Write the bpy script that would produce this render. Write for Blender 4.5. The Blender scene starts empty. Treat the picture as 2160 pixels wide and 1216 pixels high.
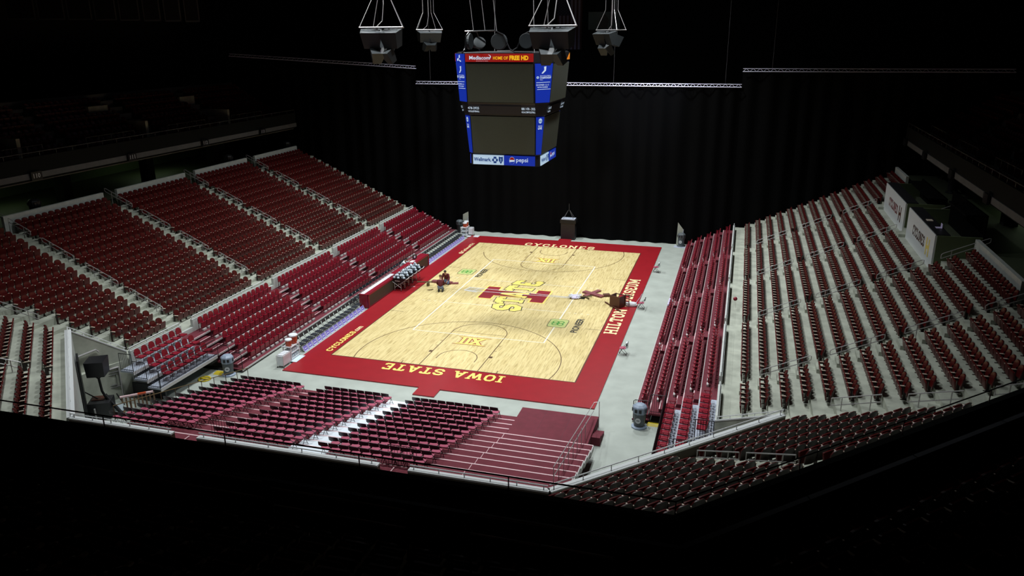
import bpy, math, random
import numpy as np
from mathutils import Vector, Matrix
random.seed(7)
SC = bpy.context.scene
COL = SC.collection
PI = math.pi
FZ = -0.06            # concrete floor; the court's playing surface is z = 0

# ---------------------------------------------------------------- camera frame
CAM = np.array([15.6265, -54.1170, 18.5784]); FPX = 1650.475
YAW, PIT, ROL = -0.284871692, -0.310197601, -0.0062342305
_f = np.array([math.sin(YAW)*math.cos(PIT), math.cos(YAW)*math.cos(PIT), math.sin(PIT)])
_r = np.array([math.cos(YAW), -math.sin(YAW), 0.]); _u = np.cross(_r, _f)
CR = math.cos(ROL)*_r + math.sin(ROL)*_u
CU = -math.sin(ROL)*_r + math.cos(ROL)*_u

# ---------------------------------------------------------------- materials
def lin(c):
    return tuple((v/12.92 if v <= .04045 else ((v+.055)/1.055)**2.4) for v in c)
def hexc(r, g, b): return lin((r/255, g/255, b/255))
MATS = {}
def mat(name, col, rough=.6, metal=0., spec=.5, noise=0., nscale=8., emis=None, estr=1., bump=0.):
    m = bpy.data.materials.new(name); m.use_nodes = True
    nt = m.node_tree; b = nt.nodes['Principled BSDF']
    b.inputs['Base Color'].default_value = (*col, 1); b.inputs['Roughness'].default_value = rough
    b.inputs['Metallic'].default_value = metal; b.inputs['Specular IOR Level'].default_value = spec
    if noise or bump:
        tc = nt.nodes.new('ShaderNodeTexCoord'); n = nt.nodes.new('ShaderNodeTexNoise')
        n.inputs['Scale'].default_value = nscale; n.inputs['Detail'].default_value = 5
        nt.links.new(tc.outputs['Object'], n.inputs['Vector'])
        if noise:
            cr = nt.nodes.new('ShaderNodeValToRGB')
            cr.color_ramp.elements[0].position = .3; cr.color_ramp.elements[1].position = .7
            cr.color_ramp.elements[0].color = (*[c*(1-noise) for c in col], 1)
            cr.color_ramp.elements[1].color = (*[min(1, c*(1+noise)) for c in col], 1)
            nt.links.new(n.outputs['Fac'], cr.inputs['Fac']); nt.links.new(cr.outputs['Color'], b.inputs['Base Color'])
        if bump:
            bp = nt.nodes.new('ShaderNodeBump'); bp.inputs['Strength'].default_value = bump
            nt.links.new(n.outputs['Fac'], bp.inputs['Height']); nt.links.new(bp.outputs['Normal'], b.inputs['Normal'])
    if emis:
        b.inputs['Emission Color'].default_value = (*emis, 1); b.inputs['Emission Strength'].default_value = estr
    MATS[name] = m
    return m
mat('concrete_floor', (.36, .39, .35), .55, noise=.10, nscale=.9)
mat('concrete', (.40, .42, .35), .8, noise=.22, nscale=1.3)
mat('concrete_light', (.50, .53, .50), .7, noise=.10, nscale=2.)
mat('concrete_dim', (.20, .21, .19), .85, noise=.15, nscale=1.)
mat('white_paint', (.72, .74, .74), .4)
mat('white_plastic', (.75, .77, .80), .35)
mat('brown_panel', (.045, .028, .012), .6, noise=.2, nscale=3.)
mat('court_red', (.29, .008, .014), .38, noise=.06, nscale=1.5)
mat('court_line_dark', (.10, .05, .02), .5)
mat('court_line_white', (.85, .82, .70), .45)
mat('gold', (.83, .66, .16), .45)
mat('cream_letter', (.85, .70, .38), .45)
mat('logo_maroon', (.25, .012, .02), .45)
mat('logo_black', (.02, .02, .018), .5)
mat('logo_green', (.06, .28, .04), .5)
mat('logo_pale', (.50, .55, .20), .5)
mat('carpet', (.135, .018, .030), .9, noise=.12, nscale=2.5)
mat('nosing', (.72, .50, .52), .5)
mat('aisle_white', (.72, .78, .84), .5)
mat('deck_grey', (.42, .46, .55), .5)
mat('seat_red', (.085, .0062, .006), .36)
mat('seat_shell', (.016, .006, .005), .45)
mat('seat_red_dark', (.05, .004, .005), .5)
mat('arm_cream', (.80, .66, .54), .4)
mat('iron', (.02, .008, .008), .5)
mat('seat_crimson', (.24, .008, .022), .38)
mat('crimson_dark', (.05, .006, .012), .5)
mat('foot_grey', (.50, .48, .47), .5)
mat('vinyl_maroon', (.40, .085, .14), .42)
mat('chair_back', (.030, .022, .028), .4)
mat('chair_frame', (.020, .012, .016), .4, metal=.3)
mat('black_vinyl', (.022, .026, .034), .4)
mat('black_metal', (.012, .012, .014), .4, metal=.4)
mat('black_plastic', (.010, .010, .012), .45)
mat('steel', (.50, .48, .48), .4, metal=.35)
mat('alu', (.78, .76, .95), .5, metal=.2)
mat('grey_bin', (.085, .10, .11), .5)
mat('grey_lid', (.27, .33, .42), .45)
mat('velvet', (.0011, .0012, .0014), .9, spec=.08)
mat('hall_dark', (.012, .012, .012), .9, spec=.1)
mat('fascia_dark', (.012, .013, .012), .8, spec=.2)
mat('fascia_stripe', (.16, .16, .16), .8, noise=.1, nscale=2.)
mat('ledge_grey', (.07, .07, .08), .7, noise=.1, nscale=2.)
mat('rail_grey', (.12, .12, .12), .5, metal=.3)
mat('screen_off', (.048, .052, .035), .5, noise=.1, nscale=20)
mat('led_blue', (.0, .01, .15), .5, emis=hexc(12, 40, 150), estr=.8)
mat('led_red', (.1, .0, .0), .5, emis=hexc(130, 12, 8), estr=.9)
mat('led_white', (.3, .3, .3), .5, emis=hexc(175, 195, 215), estr=.9)
mat('led_pale', (.3, .3, .3), .5, emis=hexc(150, 180, 205), estr=.9)
mat('led_gold', (.3, .2, .0), .5, emis=hexc(225, 165, 20), estr=.9)
mat('led_navy', (.0, .0, .05), .5, emis=hexc(10, 50, 110), estr=.8)
mat('led_orange', (.3, .1, .0), .5, emis=hexc(215, 130, 30), estr=.9)
mat('speaker_grey', (.020, .025, .028), .6)
mat('orange_cooler', (.50, .07, .02), .4)
mat('ball_white', (.60, .70, .76), .35)
mat('pad_maroon', (.22, .06, .07), .5)
mat('wood_brown', (.085, .025, .014), .5)
mat('skin', (.52, .30, .22), .5)
mat('hair_brown', (.10, .06, .03), .7)
mat('hair_dark', (.02, .013, .01), .7)
mat('hoodie', (.11, .010, .016), .8)
mat('jeans', (.14, .20, .34), .8)
mat('jeans_grey', (.15, .18, .24), .8)
mat('shirt_white', (.68, .76, .80), .7)
mat('purple_panel', (.20, .17, .50), .5)
mat('purple_edge', (.66, .62, .92), .4)
mat('lavender', (.62, .56, .78), .5)
mat('yellow', (.55, .42, .02), .5)
mat('olive', (.11, .08, .03), .6)
mat('wood_pale', (.16, .09, .05), .7)
mat('net_grey', (.40, .42, .42), .7)
mat('green_wall', (.10, .13, .06), .9)
mat('green_floor', (.05, .06, .035), .6)
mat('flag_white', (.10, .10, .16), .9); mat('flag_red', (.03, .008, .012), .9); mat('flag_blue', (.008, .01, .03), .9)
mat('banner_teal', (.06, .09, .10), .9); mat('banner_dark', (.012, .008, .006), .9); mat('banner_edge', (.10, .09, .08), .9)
mat('sign_white', (.55, .56, .58), .6)

def wood_mat():
    m = bpy.data.materials.new('hardwood'); m.use_nodes = True; nt = m.node_tree; b = nt.nodes['Principled BSDF']
    tc = nt.nodes.new('ShaderNodeTexCoord'); mp = nt.nodes.new('ShaderNodeMapping')
    mp.inputs['Rotation'].default_value = (0, 0, PI/2)
    nt.links.new(tc.outputs['Object'], mp.inputs['Vector'])
    br = nt.nodes.new('ShaderNodeTexBrick'); br.inputs['Scale'].default_value = 1.0
    br.inputs['Brick Width'].default_value = 1.3; br.inputs['Row Height'].default_value = .09
    br.inputs['Mortar Size'].default_value = .0015; br.inputs['Bias'].default_value = -.1
    br.inputs['Color1'].default_value = (.72, .585, .29, 1); br.inputs['Color2'].default_value = (.61, .48, .215, 1)
    br.inputs['Mortar'].default_value = (.48, .37, .17, 1)
    nt.links.new(mp.outputs['Vector'], br.inputs['Vector'])
    n = nt.nodes.new('ShaderNodeTexNoise'); mp2 = nt.nodes.new('ShaderNodeMapping'); mp2.inputs['Scale'].default_value = (11, .9, 1)
    nt.links.new(tc.outputs['Object'], mp2.inputs['Vector']); nt.links.new(mp2.outputs['Vector'], n.inputs['Vector'])
    n.inputs['Scale'].default_value = 1.0; n.inputs['Detail'].default_value = 4
    cr = nt.nodes.new('ShaderNodeValToRGB'); cr.color_ramp.elements[0].position = .34; cr.color_ramp.elements[0].color = (.70, .66, .58, 1)
    cr.color_ramp.elements[1].position = .50; cr.color_ramp.elements[1].color = (1, 1, 1, 1)
    nt.links.new(n.outputs['Fac'], cr.inputs['Fac'])
    mx = nt.nodes.new('ShaderNodeMix'); mx.data_type = 'RGBA'; mx.blend_type = 'MULTIPLY'; mx.inputs['Factor'].default_value = 1
    nt.links.new(br.outputs['Color'], mx.inputs['A']); nt.links.new(cr.outputs['Color'], mx.inputs['B'])
    nt.links.new(mx.outputs['Result'], b.inputs['Base Color'])
    b.inputs['Roughness'].default_value = .42; b.inputs['Specular IOR Level'].default_value = .35
    MATS['hardwood'] = m
wood_mat()

# ---------------------------------------------------------------- mesh builder
class MB:
    def __init__(s): s.v = []; s.f = []; s.m = []
    def poly(s, pts, mi=0):
        b = len(s.v); s.v += [tuple(map(float, p)) for p in pts]; s.f.append(tuple(range(b, b+len(pts)))); s.m.append(mi); return s
    def raw(s, vs, fs, mi=0):
        b = len(s.v); s.v += [tuple(map(float, p)) for p in vs]
        for f in fs: s.f.append(tuple(b+i for i in f)); s.m.append(mi)
        return s
    def box(s, x0, y0, z0, x1, y1, z1, mi=0):
        vs = [(x, y, z) for z in (z0, z1) for x, y in ((x0, y0), (x1, y0), (x1, y1), (x0, y1))]
        return s.raw(vs, [(3, 2, 1, 0), (4, 5, 6, 7), (0, 1, 5, 4), (1, 2, 6, 5), (2, 3, 7, 6), (3, 0, 4, 7)], mi)
    def prism(s, pts, z0, z1, mi=0):
        n = len(pts); a = sum(pts[i][0]*pts[(i+1) % n][1]-pts[(i+1) % n][0]*pts[i][1] for i in range(n))
        if a < 0: pts = pts[::-1]
        vs = [(p[0], p[1], z0) for p in pts]+[(p[0], p[1], z1) for p in pts]
        fs = [tuple(range(n-1, -1, -1)), tuple(range(n, 2*n))]+[(i, (i+1) % n, n+(i+1) % n, n+i) for i in range(n)]
        return s.raw(vs, fs, mi)
    def tube(s, pts, r, n=6, mi=0, closed=False):
        P = [Vector(p) for p in pts]; rings = []
        N = len(P); up = Vector((0, 0, 1)); prev = None
        for i in range(N):
            if closed: d = (P[(i+1) % N]-P[i-1])
            else: d = P[min(i+1, N-1)]-P[max(i-1, 0)]
            d.normalize()
            if prev is None:
                a = d.cross(up) if abs(d.z) < .95 else d.cross(Vector((1, 0, 0)))
            else:
                a = prev-d*prev.dot(d)
                if a.length < 1e-4: a = d.cross(up) if abs(d.z) < .95 else d.cross(Vector((1, 0, 0)))
            a.normalize(); prev = a; b = d.cross(a)
            rr = r[i] if isinstance(r, (list, tuple)) else r
            rings.append([P[i]+a*(rr*math.cos(2*PI*k/n))+b*(rr*math.sin(2*PI*k/n)) for k in range(n)])
        vs = [v for R in rings for v in R]; fs = []
        for i in range(N if closed else N-1):
            j = (i+1) % N
            for k in range(n): fs.append((i*n+k, i*n+(k+1) % n, j*n+(k+1) % n, j*n+k))
        if not closed: fs += [tuple(range(n-1, -1, -1)), tuple(range((N-1)*n, N*n))]
        return s.raw(vs, fs, mi)
    def lathe(s, prof, c=(0, 0, 0), n=14, mi=0, sx=1, sy=1):
        vs = []; fs = []
        for r, z in prof:
            for k in range(n): vs.append((c[0]+sx*r*math.cos(2*PI*k/n), c[1]+sy*r*math.sin(2*PI*k/n), c[2]+z))
        for i in range(len(prof)-1):
            for k in range(n): fs.append((i*n+k, i*n+(k+1) % n, (i+1)*n+(k+1) % n, (i+1)*n+k))
        fs += [tuple(range(n-1, -1, -1)), tuple(range((len(prof)-1)*n, len(prof)*n))]
        return s.raw(vs, fs, mi)
    def sphere(s, c, r, n=10, m=6, mi=0, sz=1):
        prof = [(r*math.sin(PI*(i+.02)/(m+.04)), -r*sz*math.cos(PI*(i+.02)/(m+.04))) for i in range(m+1)]
        return s.lathe(prof, c, n, mi)
    def xf(s, M):
        s.v = [tuple(M @ Vector(p)) for p in s.v]; return s
    def add(s, o, M=None):
        b = len(s.v); s.v += [tuple(M @ Vector(p)) for p in o.v] if M else o.v
        s.f += [tuple(b+i for i in f) for f in o.f]; s.m += o.m; return s
    def mesh(s, name, mats):
        me = bpy.data.meshes.new(name); me.from_pydata(s.v, [], s.f)
        for m in mats: me.materials.append(MATS[m])
        if len(mats) > 1: me.polygons.foreach_set('material_index', s.m)
        me.update(); return me
def smooth(o, ang=.6):
    me = o.data
    me.polygons.foreach_set('use_smooth', [True]*len(me.polygons))
    try: me.set_sharp_from_angle(angle=ang)
    except Exception: pass
    return o
def T(x, y, z, rz=0, rx=0, ry=0):
    return Matrix.Translation((x, y, z)) @ Matrix.Rotation(rz, 4, 'Z') @ Matrix.Rotation(rx, 4, 'X') @ Matrix.Rotation(ry, 4, 'Y')
def tag(o, label=None, cat=None, group=None, kind=None):
    if label: o['label'] = label
    if cat: o['category'] = cat
    if group: o['group'] = group
    if kind: o['kind'] = kind
    return o
def ob(name, mb, mats, parent=None, loc=(0, 0, 0), rz=0, sm=False):
    if isinstance(mats, str): mats = [mats]
    o = bpy.data.objects.new(name, mb.mesh(name, mats)); COL.objects.link(o)
    o.location = loc; o.rotation_euler = (0, 0, rz)
    if parent: o.parent = parent
    if sm: smooth(o)
    return o
def thing(name, label, cat, loc=(0, 0, 0), rz=0, group=None):
    o = bpy.data.objects.new(name, None); COL.objects.link(o); o.empty_display_size = .2
    o.location = loc; o.rotation_euler = (0, 0, rz); return tag(o, label, cat, group)
def struct(name, mb, mats, **k): return tag(ob(name, mb, mats, **k), kind='structure')
KIDS = {}
def kids(o):
    if o.name not in KIDS: KIDS[o.name] = list(o.children)
    return KIDS[o.name]
def dup(o, loc, rz, label, group=None):
    r = o.copy(); COL.objects.link(r); r.location = loc; r.rotation_euler = (0, 0, rz); r['label'] = label
    if group: r['group'] = group
    for ch in kids(o):
        c = ch.copy(); COL.objects.link(c); c.parent = r
        for g in kids(ch):
            d = g.copy(); COL.objects.link(d); d.parent = c
    return r
ORD = ['first', 'second', 'third', 'fourth', 'fifth', 'sixth', 'seventh', 'eighth', 'ninth', 'tenth', 'eleventh', 'twelfth',
       'thirteenth', 'fourteenth', 'fifteenth', 'sixteenth', 'seventeenth', 'eighteenth', 'nineteenth', 'twentieth',
       'twenty-first', 'twenty-second', 'twenty-third', 'twenty-fourth', 'twenty-fifth', 'twenty-sixth', 'twenty-seventh',
       'twenty-eighth', 'twenty-ninth', 'thirtieth', 'thirty-first', 'thirty-second', 'thirty-third', 'thirty-fourth', 'thirty-fifth',
       'thirty-sixth', 'thirty-seventh', 'thirty-eighth', 'thirty-ninth', 'fortieth']

# ---------------------------------------------------------------- lettering
# block slab letters as stroke polylines on a unit-high grid: (width, [polyline,...], [serif strokes (x0,x1,y)])
A_ = .1; B_ = .9
GLY = {
 'I': (.5, [[(.25, 0), (.25, 1)]], [(.0, .5, 0), (.0, .5, 1)]),
 'O': (.8, [[(.1, .28), (.1, .72), (.26, .9), (.54, .9), (.7, .72), (.7, .28), (.54, .1), (.26, .1), (.1, .28)]], []),
 'C': (.8, [[(.7, .68), (.7, .74), (.54, .9), (.26, .9), (.1, .72), (.1, .28), (.26, .1), (.54, .1), (.7, .26), (.7, .34)]], []),
 'S': (.78, [[(.68, .70), (.68, .76), (.54, .9), (.24, .9), (.1, .78), (.1, .66), (.22, .54), (.56, .47), (.68, .36), (.68, .24), (.54, .1), (.24, .1), (.1, .24), (.1, .3)]], []),
 'W': (1.15, [[(.12, 1), (.32, .05)], [(.32, .05), (.575, .85)], [(.575, .85), (.83, .05)], [(.83, .05), (1.03, 1)]], [(-.04, .34, 1), (.81, 1.19, 1)]),
 'A': (.95, [[(.14, 0), (.475, 1)], [(.475, 1), (.81, 0)], [(.28, .32), (.67, .32)]], [(-.02, .34, 0), (.61, .97, 0)]),
 'T': (.85, [[(.425, 0), (.425, 1)], [(.08, .92), (.77, .92)], [(.08, .70), (.08, .95)], [(.77, .70), (.77, .95)]], [(.2, .65, 0)]),
 'E': (.78, [[(.17, 0), (.17, 1)], [(.1, .92), (.68, .92)], [(.1, .08), (.70, .08)], [(.17, .5), (.48, .5)], [(.66, .74), (.66, .95)], [(.68, .05), (.68, .28)]], []),
 'L': (.75, [[(.2, 0), (.2, 1)], [(.1, .08), (.66, .08)], [(.64, .05), (.64, .32)]], [(.03, .4, 1), (.03, .4, 0)]),
 'Y': (.85, [[(.1, 1), (.425, .45)], [(.75, 1), (.425, .45)], [(.425, 0), (.425, .5)]], [(-.04, .28, 1), (.57, .89, 1), (.22, .63, 0)]),
 'N': (.95, [[(.16, 0), (.16, 1)], [(.79, 0), (.79, 1)], [(.18, .95), (.77, .05)]], [(.0, .32, 0), (.0, .24, 1), (.62, .95, 1)]),
 'H': (.9, [[(.17, 0), (.17, 1)], [(.73, 0), (.73, 1)], [(.17, .5), (.73, .5)]], [(.0, .34, 0), (.0, .34, 1), (.56, .9, 0), (.56, .9, 1)]),
 'M': (1.1, [[(.16, 0), (.16, 1)], [(.94, 0), (.94, 1)], [(.18, .95), (.55, .25)], [(.92, .95), (.55, .25)]], [(.0, .34, 0), (.76, 1.1, 0), (.0, .22, 1), (.88, 1.1, 1)]),
 'U': (.85, [[(.15, 1), (.15, .26), (.29, .1), (.56, .1), (.70, .26), (.70, 1)]], [(.0, .32, 1), (.53, .87, 1)]),
 ' ': (.45, [], []),
}
def strokes(text, gap=.14, t=.19, grow=0.):
    quads = []; x = 0
    for ch in text:
        w, lines, ser = GLY[ch]
        for ln in lines:
            for (a, b) in zip(ln, ln[1:]):
                d = np.array(b)-np.array(a); L = np.hypot(*d); d = d/L; n = np.array((-d[1], d[0]))*(t/2+grow)
                e = d*((t*.25 if len(ln) > 2 else 0)+grow)
                a2, b2 = np.array(a)-e, np.array(b)+e
                quads.append([(x+p[0], p[1]) for p in (a2-n, b2-n, b2+n, a2+n)])
        for x0, x1, y in ser:
            ya, yb = (0, .13) if y == 0 else (.87, 1)
            quads.append([(x+x0-grow, ya-grow), (x+x1+grow, ya-grow), (x+x1+grow, yb+grow), (x+x0-grow, yb+grow)])
        x += w+gap
    return quads, x-gap
def lay(quads, W, origin, u, v, length, height, z):
    """flat lettering on the floor: reading direction u, up direction v"""
    mb = MB(); o = np.array(origin); u = np.array(u); v = np.array(v)
    for qi, q in enumerate(quads):
        pts = [(*(o+u*(p[0]/W*length)+v*(p[1]*height)), z+qi*.0001) for p in q]
        a = sum(pts[i][0]*pts[(i+1) % 4][1]-pts[(i+1) % 4][0]*pts[i][1] for i in range(4))
        mb.poly(pts if a > 0 else pts[::-1])
    return mb
def font_mb(text, bold=0., depth=0.):
    cu = bpy.data.curves.new('t', 'FONT'); cu.body = text; cu.size = 1; cu.offset = bold; cu.resolution_u = 2
    o = bpy.data.objects.new('t', cu); COL.objects.link(o)
    me = bpy.data.meshes.new_from_object(o.evaluated_get(bpy.context.evaluated_depsgraph_get()))
    vs = [tuple(v.co) for v in me.vertices]; fs = [tuple(p.vertices) for p in me.polygons]
    bpy.data.objects.remove(o); bpy.data.curves.remove(cu); bpy.data.meshes.remove(me)
    return vs, fs
def text3(text, origin, u, v, length, height, bold=0.02, off=0.):
    """text laid on any plane; fits length x height; off = distance out along u x v"""
    vs, fs = font_mb(text, bold)
    a = np.array(vs); mn = a.min(0); mx = a.max(0)
    o = Vector(origin); u = Vector(u).normalized(); v = Vector(v).normalized(); n = u.cross(v)
    mb = MB()
    mb.raw([o+u*((p[0]-mn[0])/(mx[0]-mn[0])*length)+v*((p[1]-mn[1])/(mx[1]-mn[1])*height)+n*off for p in vs], fs)
    return mb

# ================================================================ SETTING
struct('floor', MB().box(-46, -62, FZ-.3, 46, 44, FZ), 'concrete_floor')
struct('ceiling', MB().box(-46, -66, 33, 46, 44, 33.4), 'hall_dark')
struct('wall_left', MB().box(-46.4, -66, FZ-.3, -46, 44, 33), 'hall_dark')
struct('wall_right', MB().box(46, -66, FZ-.3, 46.4, 44, 33), 'hall_dark')
struct('wall_back', MB().box(-46.4, 44, FZ-.3, 46.4, 44.4, 33), 'hall_dark')
struct('wall_front', MB().box(-46.4, -66.4, FZ-.3, 46.4, -66, 33), 'hall_dark')

YF = 18.35                      # stands end at the curtain
RP, RR = .8425, .387            # row pitch and rise
NROW = 14
def xb(k): return 16.75+RP*k    # back of the seats of row k
def zk(k): return 1.97+RR*k
AISLES = (-17.35, -8.6, .15, 8.9, 17.65)
# near boundary of the side stands
def yn_right(x): return -21.8-1.06*max(0, x-15.6) if x < 18.05 else -25.9-.414*(x-18.05)
def yn_left(x): return -22.06-2.0*max(0, x-15.7) if x < 16.85 else -25.9-.414*(x-16.85)
YE = (-20.5, -20.7, -20.95, -21.45, -21.9, -22.4, -22.75, -23.1, -23.5, -23.76, -24.05, -24.3, -24.55, -24.8)
def ye_right(k): return YE[k]
def ye_left(k): return -21.0-.37*k
def side_stand(sgn, yn, ye, name):
    mb = MB()
    for k in range(NROW):
        xa = 15.62 if k == 0 else 16.85+RP*(k-1); xe = 16.85+RP*k
        if k == NROW-1: xe += .35
        mb.prism([(sgn*xa, yn(xa)), (sgn*xe, yn(xe)), (sgn*xe, YF), (sgn*xa, YF)], FZ if k < 3 else zk(k)-1.2, zk(k))
        for a in AISLES:      # half steps in the aisles
            if k > 0 and a-.5 > yn(xa): mb.box(min(sgn*(xa-.40), sgn*xa), a-.5, zk(k-1), max(sgn*(xa-.40), sgn*xa), min(a+.5, YF), zk(k-1)+RR/2)
    # seam aisle half steps
    for k in range(1, NROW):
        xa = 16.85+RP*(k-1); y0 = ye(k)
        mb.box(min(sgn*(xa-.4), sgn*xa), y0-1.15, zk(k-1), max(sgn*(xa-.4), sgn*xa), y0-.08, zk(k-1)+RR/2)
    return struct(name, mb, 'concrete')
side_stand(-1, yn_left, ye_left, 'stand_left'); side_stand(1, yn_right, ye_right, 'stand_right')

# corner stands, in (t, d): x = (t+d)/sqrt2, y = (t-d)/sqrt2 ; the left one is mirrored
R2 = math.sqrt(2)
def cxy(t, d, sgn=1): return (sgn*(t+d)/R2, (t-d)/R2)
CP = .85; ZC = 3.97            # the end stands start higher than the side stands
def zc(k): return ZC+RR*k
def tE(d): return -15.45-.4142*(d-30.2)
def tD(d): return -16.55-.4142*(d-29.2)
def tF(k): return -4.45+.28*k
def tA(k): return -5.15+.2*k
def corner(sgn, d0, tf, n, name, te, a0, a1):
    mb = MB()
    for k in range(n):
        da = d0 if k == 0 else d0+1.05+CP*(k-1); db = d0+1.05+CP*k
        mb.prism([cxy(te(da), da, sgn), cxy(te(db), db, sgn), cxy(tf(k)+.3, db, sgn), cxy(tf(k)+.3, da, sgn)], FZ if k < 3 else zc(k)-1.2, zc(k))
        if k: mb.prism([cxy(a0+.05, da-.42, sgn), cxy(a0+.05, da, sgn), cxy(a1-.05, da, sgn), cxy(a1-.05, da-.42, sgn)], zc(k-1), zc(k-1)+RR/2)
    return struct(name, mb, 'concrete')
corner(1, 30.12, tF, 12, 'stand_corner_right', tE, -10.7, -9.55); corner(-1, 29.22, tA, 10, 'stand_corner_left', tD, -11.65, -10.73)
mb = MB()
for k in range(4):
    ya = 32.3 if k == 0 else 33.3+RP*(k-1); yb2 = 33.3+RP*k
    mb.prism([(-8.9-.414*(ya-32.3), -ya), (10.45+.414*(ya-32.3), -ya), (10.45+.414*(yb2-32.3), -yb2), (-8.9-.414*(yb2-32.3), -yb2)], FZ, zc(k))
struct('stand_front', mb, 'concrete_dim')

# front walls of the side stands, one stretch per section, openings at the aisles
WT = 2.42
def wall_sections(sgn, ynear):
    out = []; y = ynear
    for a in AISLES:
        out.append((y, a-.52)); y = a+.52
    out.append((y, YF)); return [s for s in out if s[1]-s[0] > .3]
NAMES_SEC = ['nearest', 'second', 'third', 'fourth', 'farthest', 'last']
for sgn, ynear, side in ((-1, -22.0, 'left'), (1, -21.75, 'right')):
    secs = wall_sections(sgn, ynear)
    mb = MB()
    for (y0, y1) in secs:
        mb.box(min(sgn*15.45, sgn*15.62), y0, FZ, max(sgn*15.45, sgn*15.62), y1, WT)
    for a in AISLES: mb.box(min(sgn*15.45, sgn*15.62), a-.52, FZ, max(sgn*15.45, sgn*15.62), min(a+.52, YF), 1.95)
    struct('trim_wall_'+side, mb, 'concrete_light')
    for i, (y0, y1) in enumerate(secs):
        th = thing('guard_rail', 'white pipe rail on top of the %s stretch of the %s stand front wall' % (NAMES_SEC[i], side), 'railing', (sgn*15.53, (y0+y1)/2, WT), 0, 'white rails on the stand walls')
        h = (y1-y0)/2-.05
        ob('rail', MB().tube([(0, -h, .17), (0, h, .17)], .028, 6), 'white_paint', th)
        n = max(2, int((y1-y0)/1.25)+1)
        for j in range(n): ob('post', MB().box(-.02, -h+2*h*j/(n-1)-.02, 0, .02, -h+2*h*j/(n-1)+.02, .17), 'white_paint', th)

def seg_wall(name, p, q, z0, z1, th=.18, mats=('concrete_light',), cap=None):
    p = np.array(p, float); q = np.array(q, float); d = (q-p)/np.hypot(*(q-p)); n = np.array((-d[1], d[0]))*th/2
    pts = [tuple(p-n), tuple(q-n), tuple(q+n), tuple(p+n)]
    mb = MB().prism(pts, z0, z1)
    if cap: mb.prism([tuple(a) for a in (p-n*1.15, q-n*1.15, q+n*1.15, p+n*1.15)], z1, z1+cap, 1)
    return struct(name, mb, list(mats))
PD, PE, PF, PG, PA, PB = (-8.91, -32.3), (10.47, -32.3), (18.03, -24.54), (15.53, -21.80), (-16.82, -24.44), (-15.7, -22.06)
ZW = 4.37
gaps = [(-4.15, -3.03), (4.35, 5.49)]
xs = [PD[0], gaps[0][0], gaps[0][1], gaps[1][0], gaps[1][1], PE[0]]
for i in range(3): seg_wall('trim_%d' % (i+1), (xs[2*i], PD[1]), (xs[2*i+1], PD[1]), FZ, ZW, .2, ('brown_panel', 'white_paint'), .06)
for i, g in enumerate(gaps): seg_wall('trim_%d' % (i+4), (g[0], PD[1]), (g[1], PD[1]), FZ, 3.9, .2, ('brown_panel',))
seg_wall('trim_6', PE, PF, FZ, ZW, .24, ('brown_panel', 'white_paint'), .06)
seg_wall('trim_9', PD, PA, FZ, ZW, .26, ('concrete_light', 'white_paint'), .06)
def slope_wall(name, p, q, zp, zq, mats, th=.2):
    p = np.array(p, float); q = np.array(q, float); d = (q-p)/np.hypot(*(q-p)); n = np.array((-d[1], d[0]))*th/2
    mb = MB()
    for lo, hi, k, mi in ((None, 0., 1., 0), (0., .06, 1.15, 1)):
        vs = [(*(c+s_*k*n), (FZ if lo is None else z+lo)) for c, z in ((p, zp), (q, zq)) for s_ in (-1, 1)]+[(*(c+s_*k*n), z+hi) for c, z in ((p, zp), (q, zq)) for s_ in (-1, 1)]
        mb.raw(vs, [(0, 1, 3, 2), (4, 6, 7, 5), (0, 2, 6, 4), (2, 3, 7, 6), (3, 1, 5, 7), (1, 0, 4, 5)], mi)
    return struct(name, mb, mats)
slope_wall('trim_7', PF, PG, ZW, 2.40, ['concrete', 'white_paint']); slope_wall('trim_8', PA, PB, ZW, 2.40, ['concrete', 'white_paint'])
def top_rail(p, q, label, z=4.43, h=.15, n=6, m='white_paint', r=.022, z2=None):
    p = Vector((*p, z)); q = Vector((*q, z if z2 is None else z2)); c = (p+q)/2
    th = thing('guard_rail', label, 'railing', c, 0, 'white rails on the stand walls')
    ob('rail', MB().tube([p-c+Vector((0, 0, h)), q-c+Vector((0, 0, h))], r, 6), m, th)
    for j in range(n):
        w = p.lerp(q, (j+.15)/(n-.7))-c; ob('post', MB().box(w.x-.015, w.y-.015, w.z, w.x+.015, w.y+.015, w.z+h), m, th)
for i, nm in enumerate(('left of the left opening', 'between the two openings', 'right of the right opening')):
    top_rail((xs[2*i]+.05, PD[1]), (xs[2*i+1]-.05, PD[1]), 'thin rail on the near end wall, stretch %s' % nm)
top_rail(PE, PF, 'long white rail on the diagonal wall of the right corner', h=.2, n=10)
top_rail(PF, PG, 'short white rail over the right corner tunnel, beside the lowest seat rows', z2=2.46)
top_rail(PA, PB, 'white rail above the concrete tunnel in the left corner', n=5, z2=2.46)
top_rail(PD, PA, 'white rail on the diagonal wall of the left corner', n=9)

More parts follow.
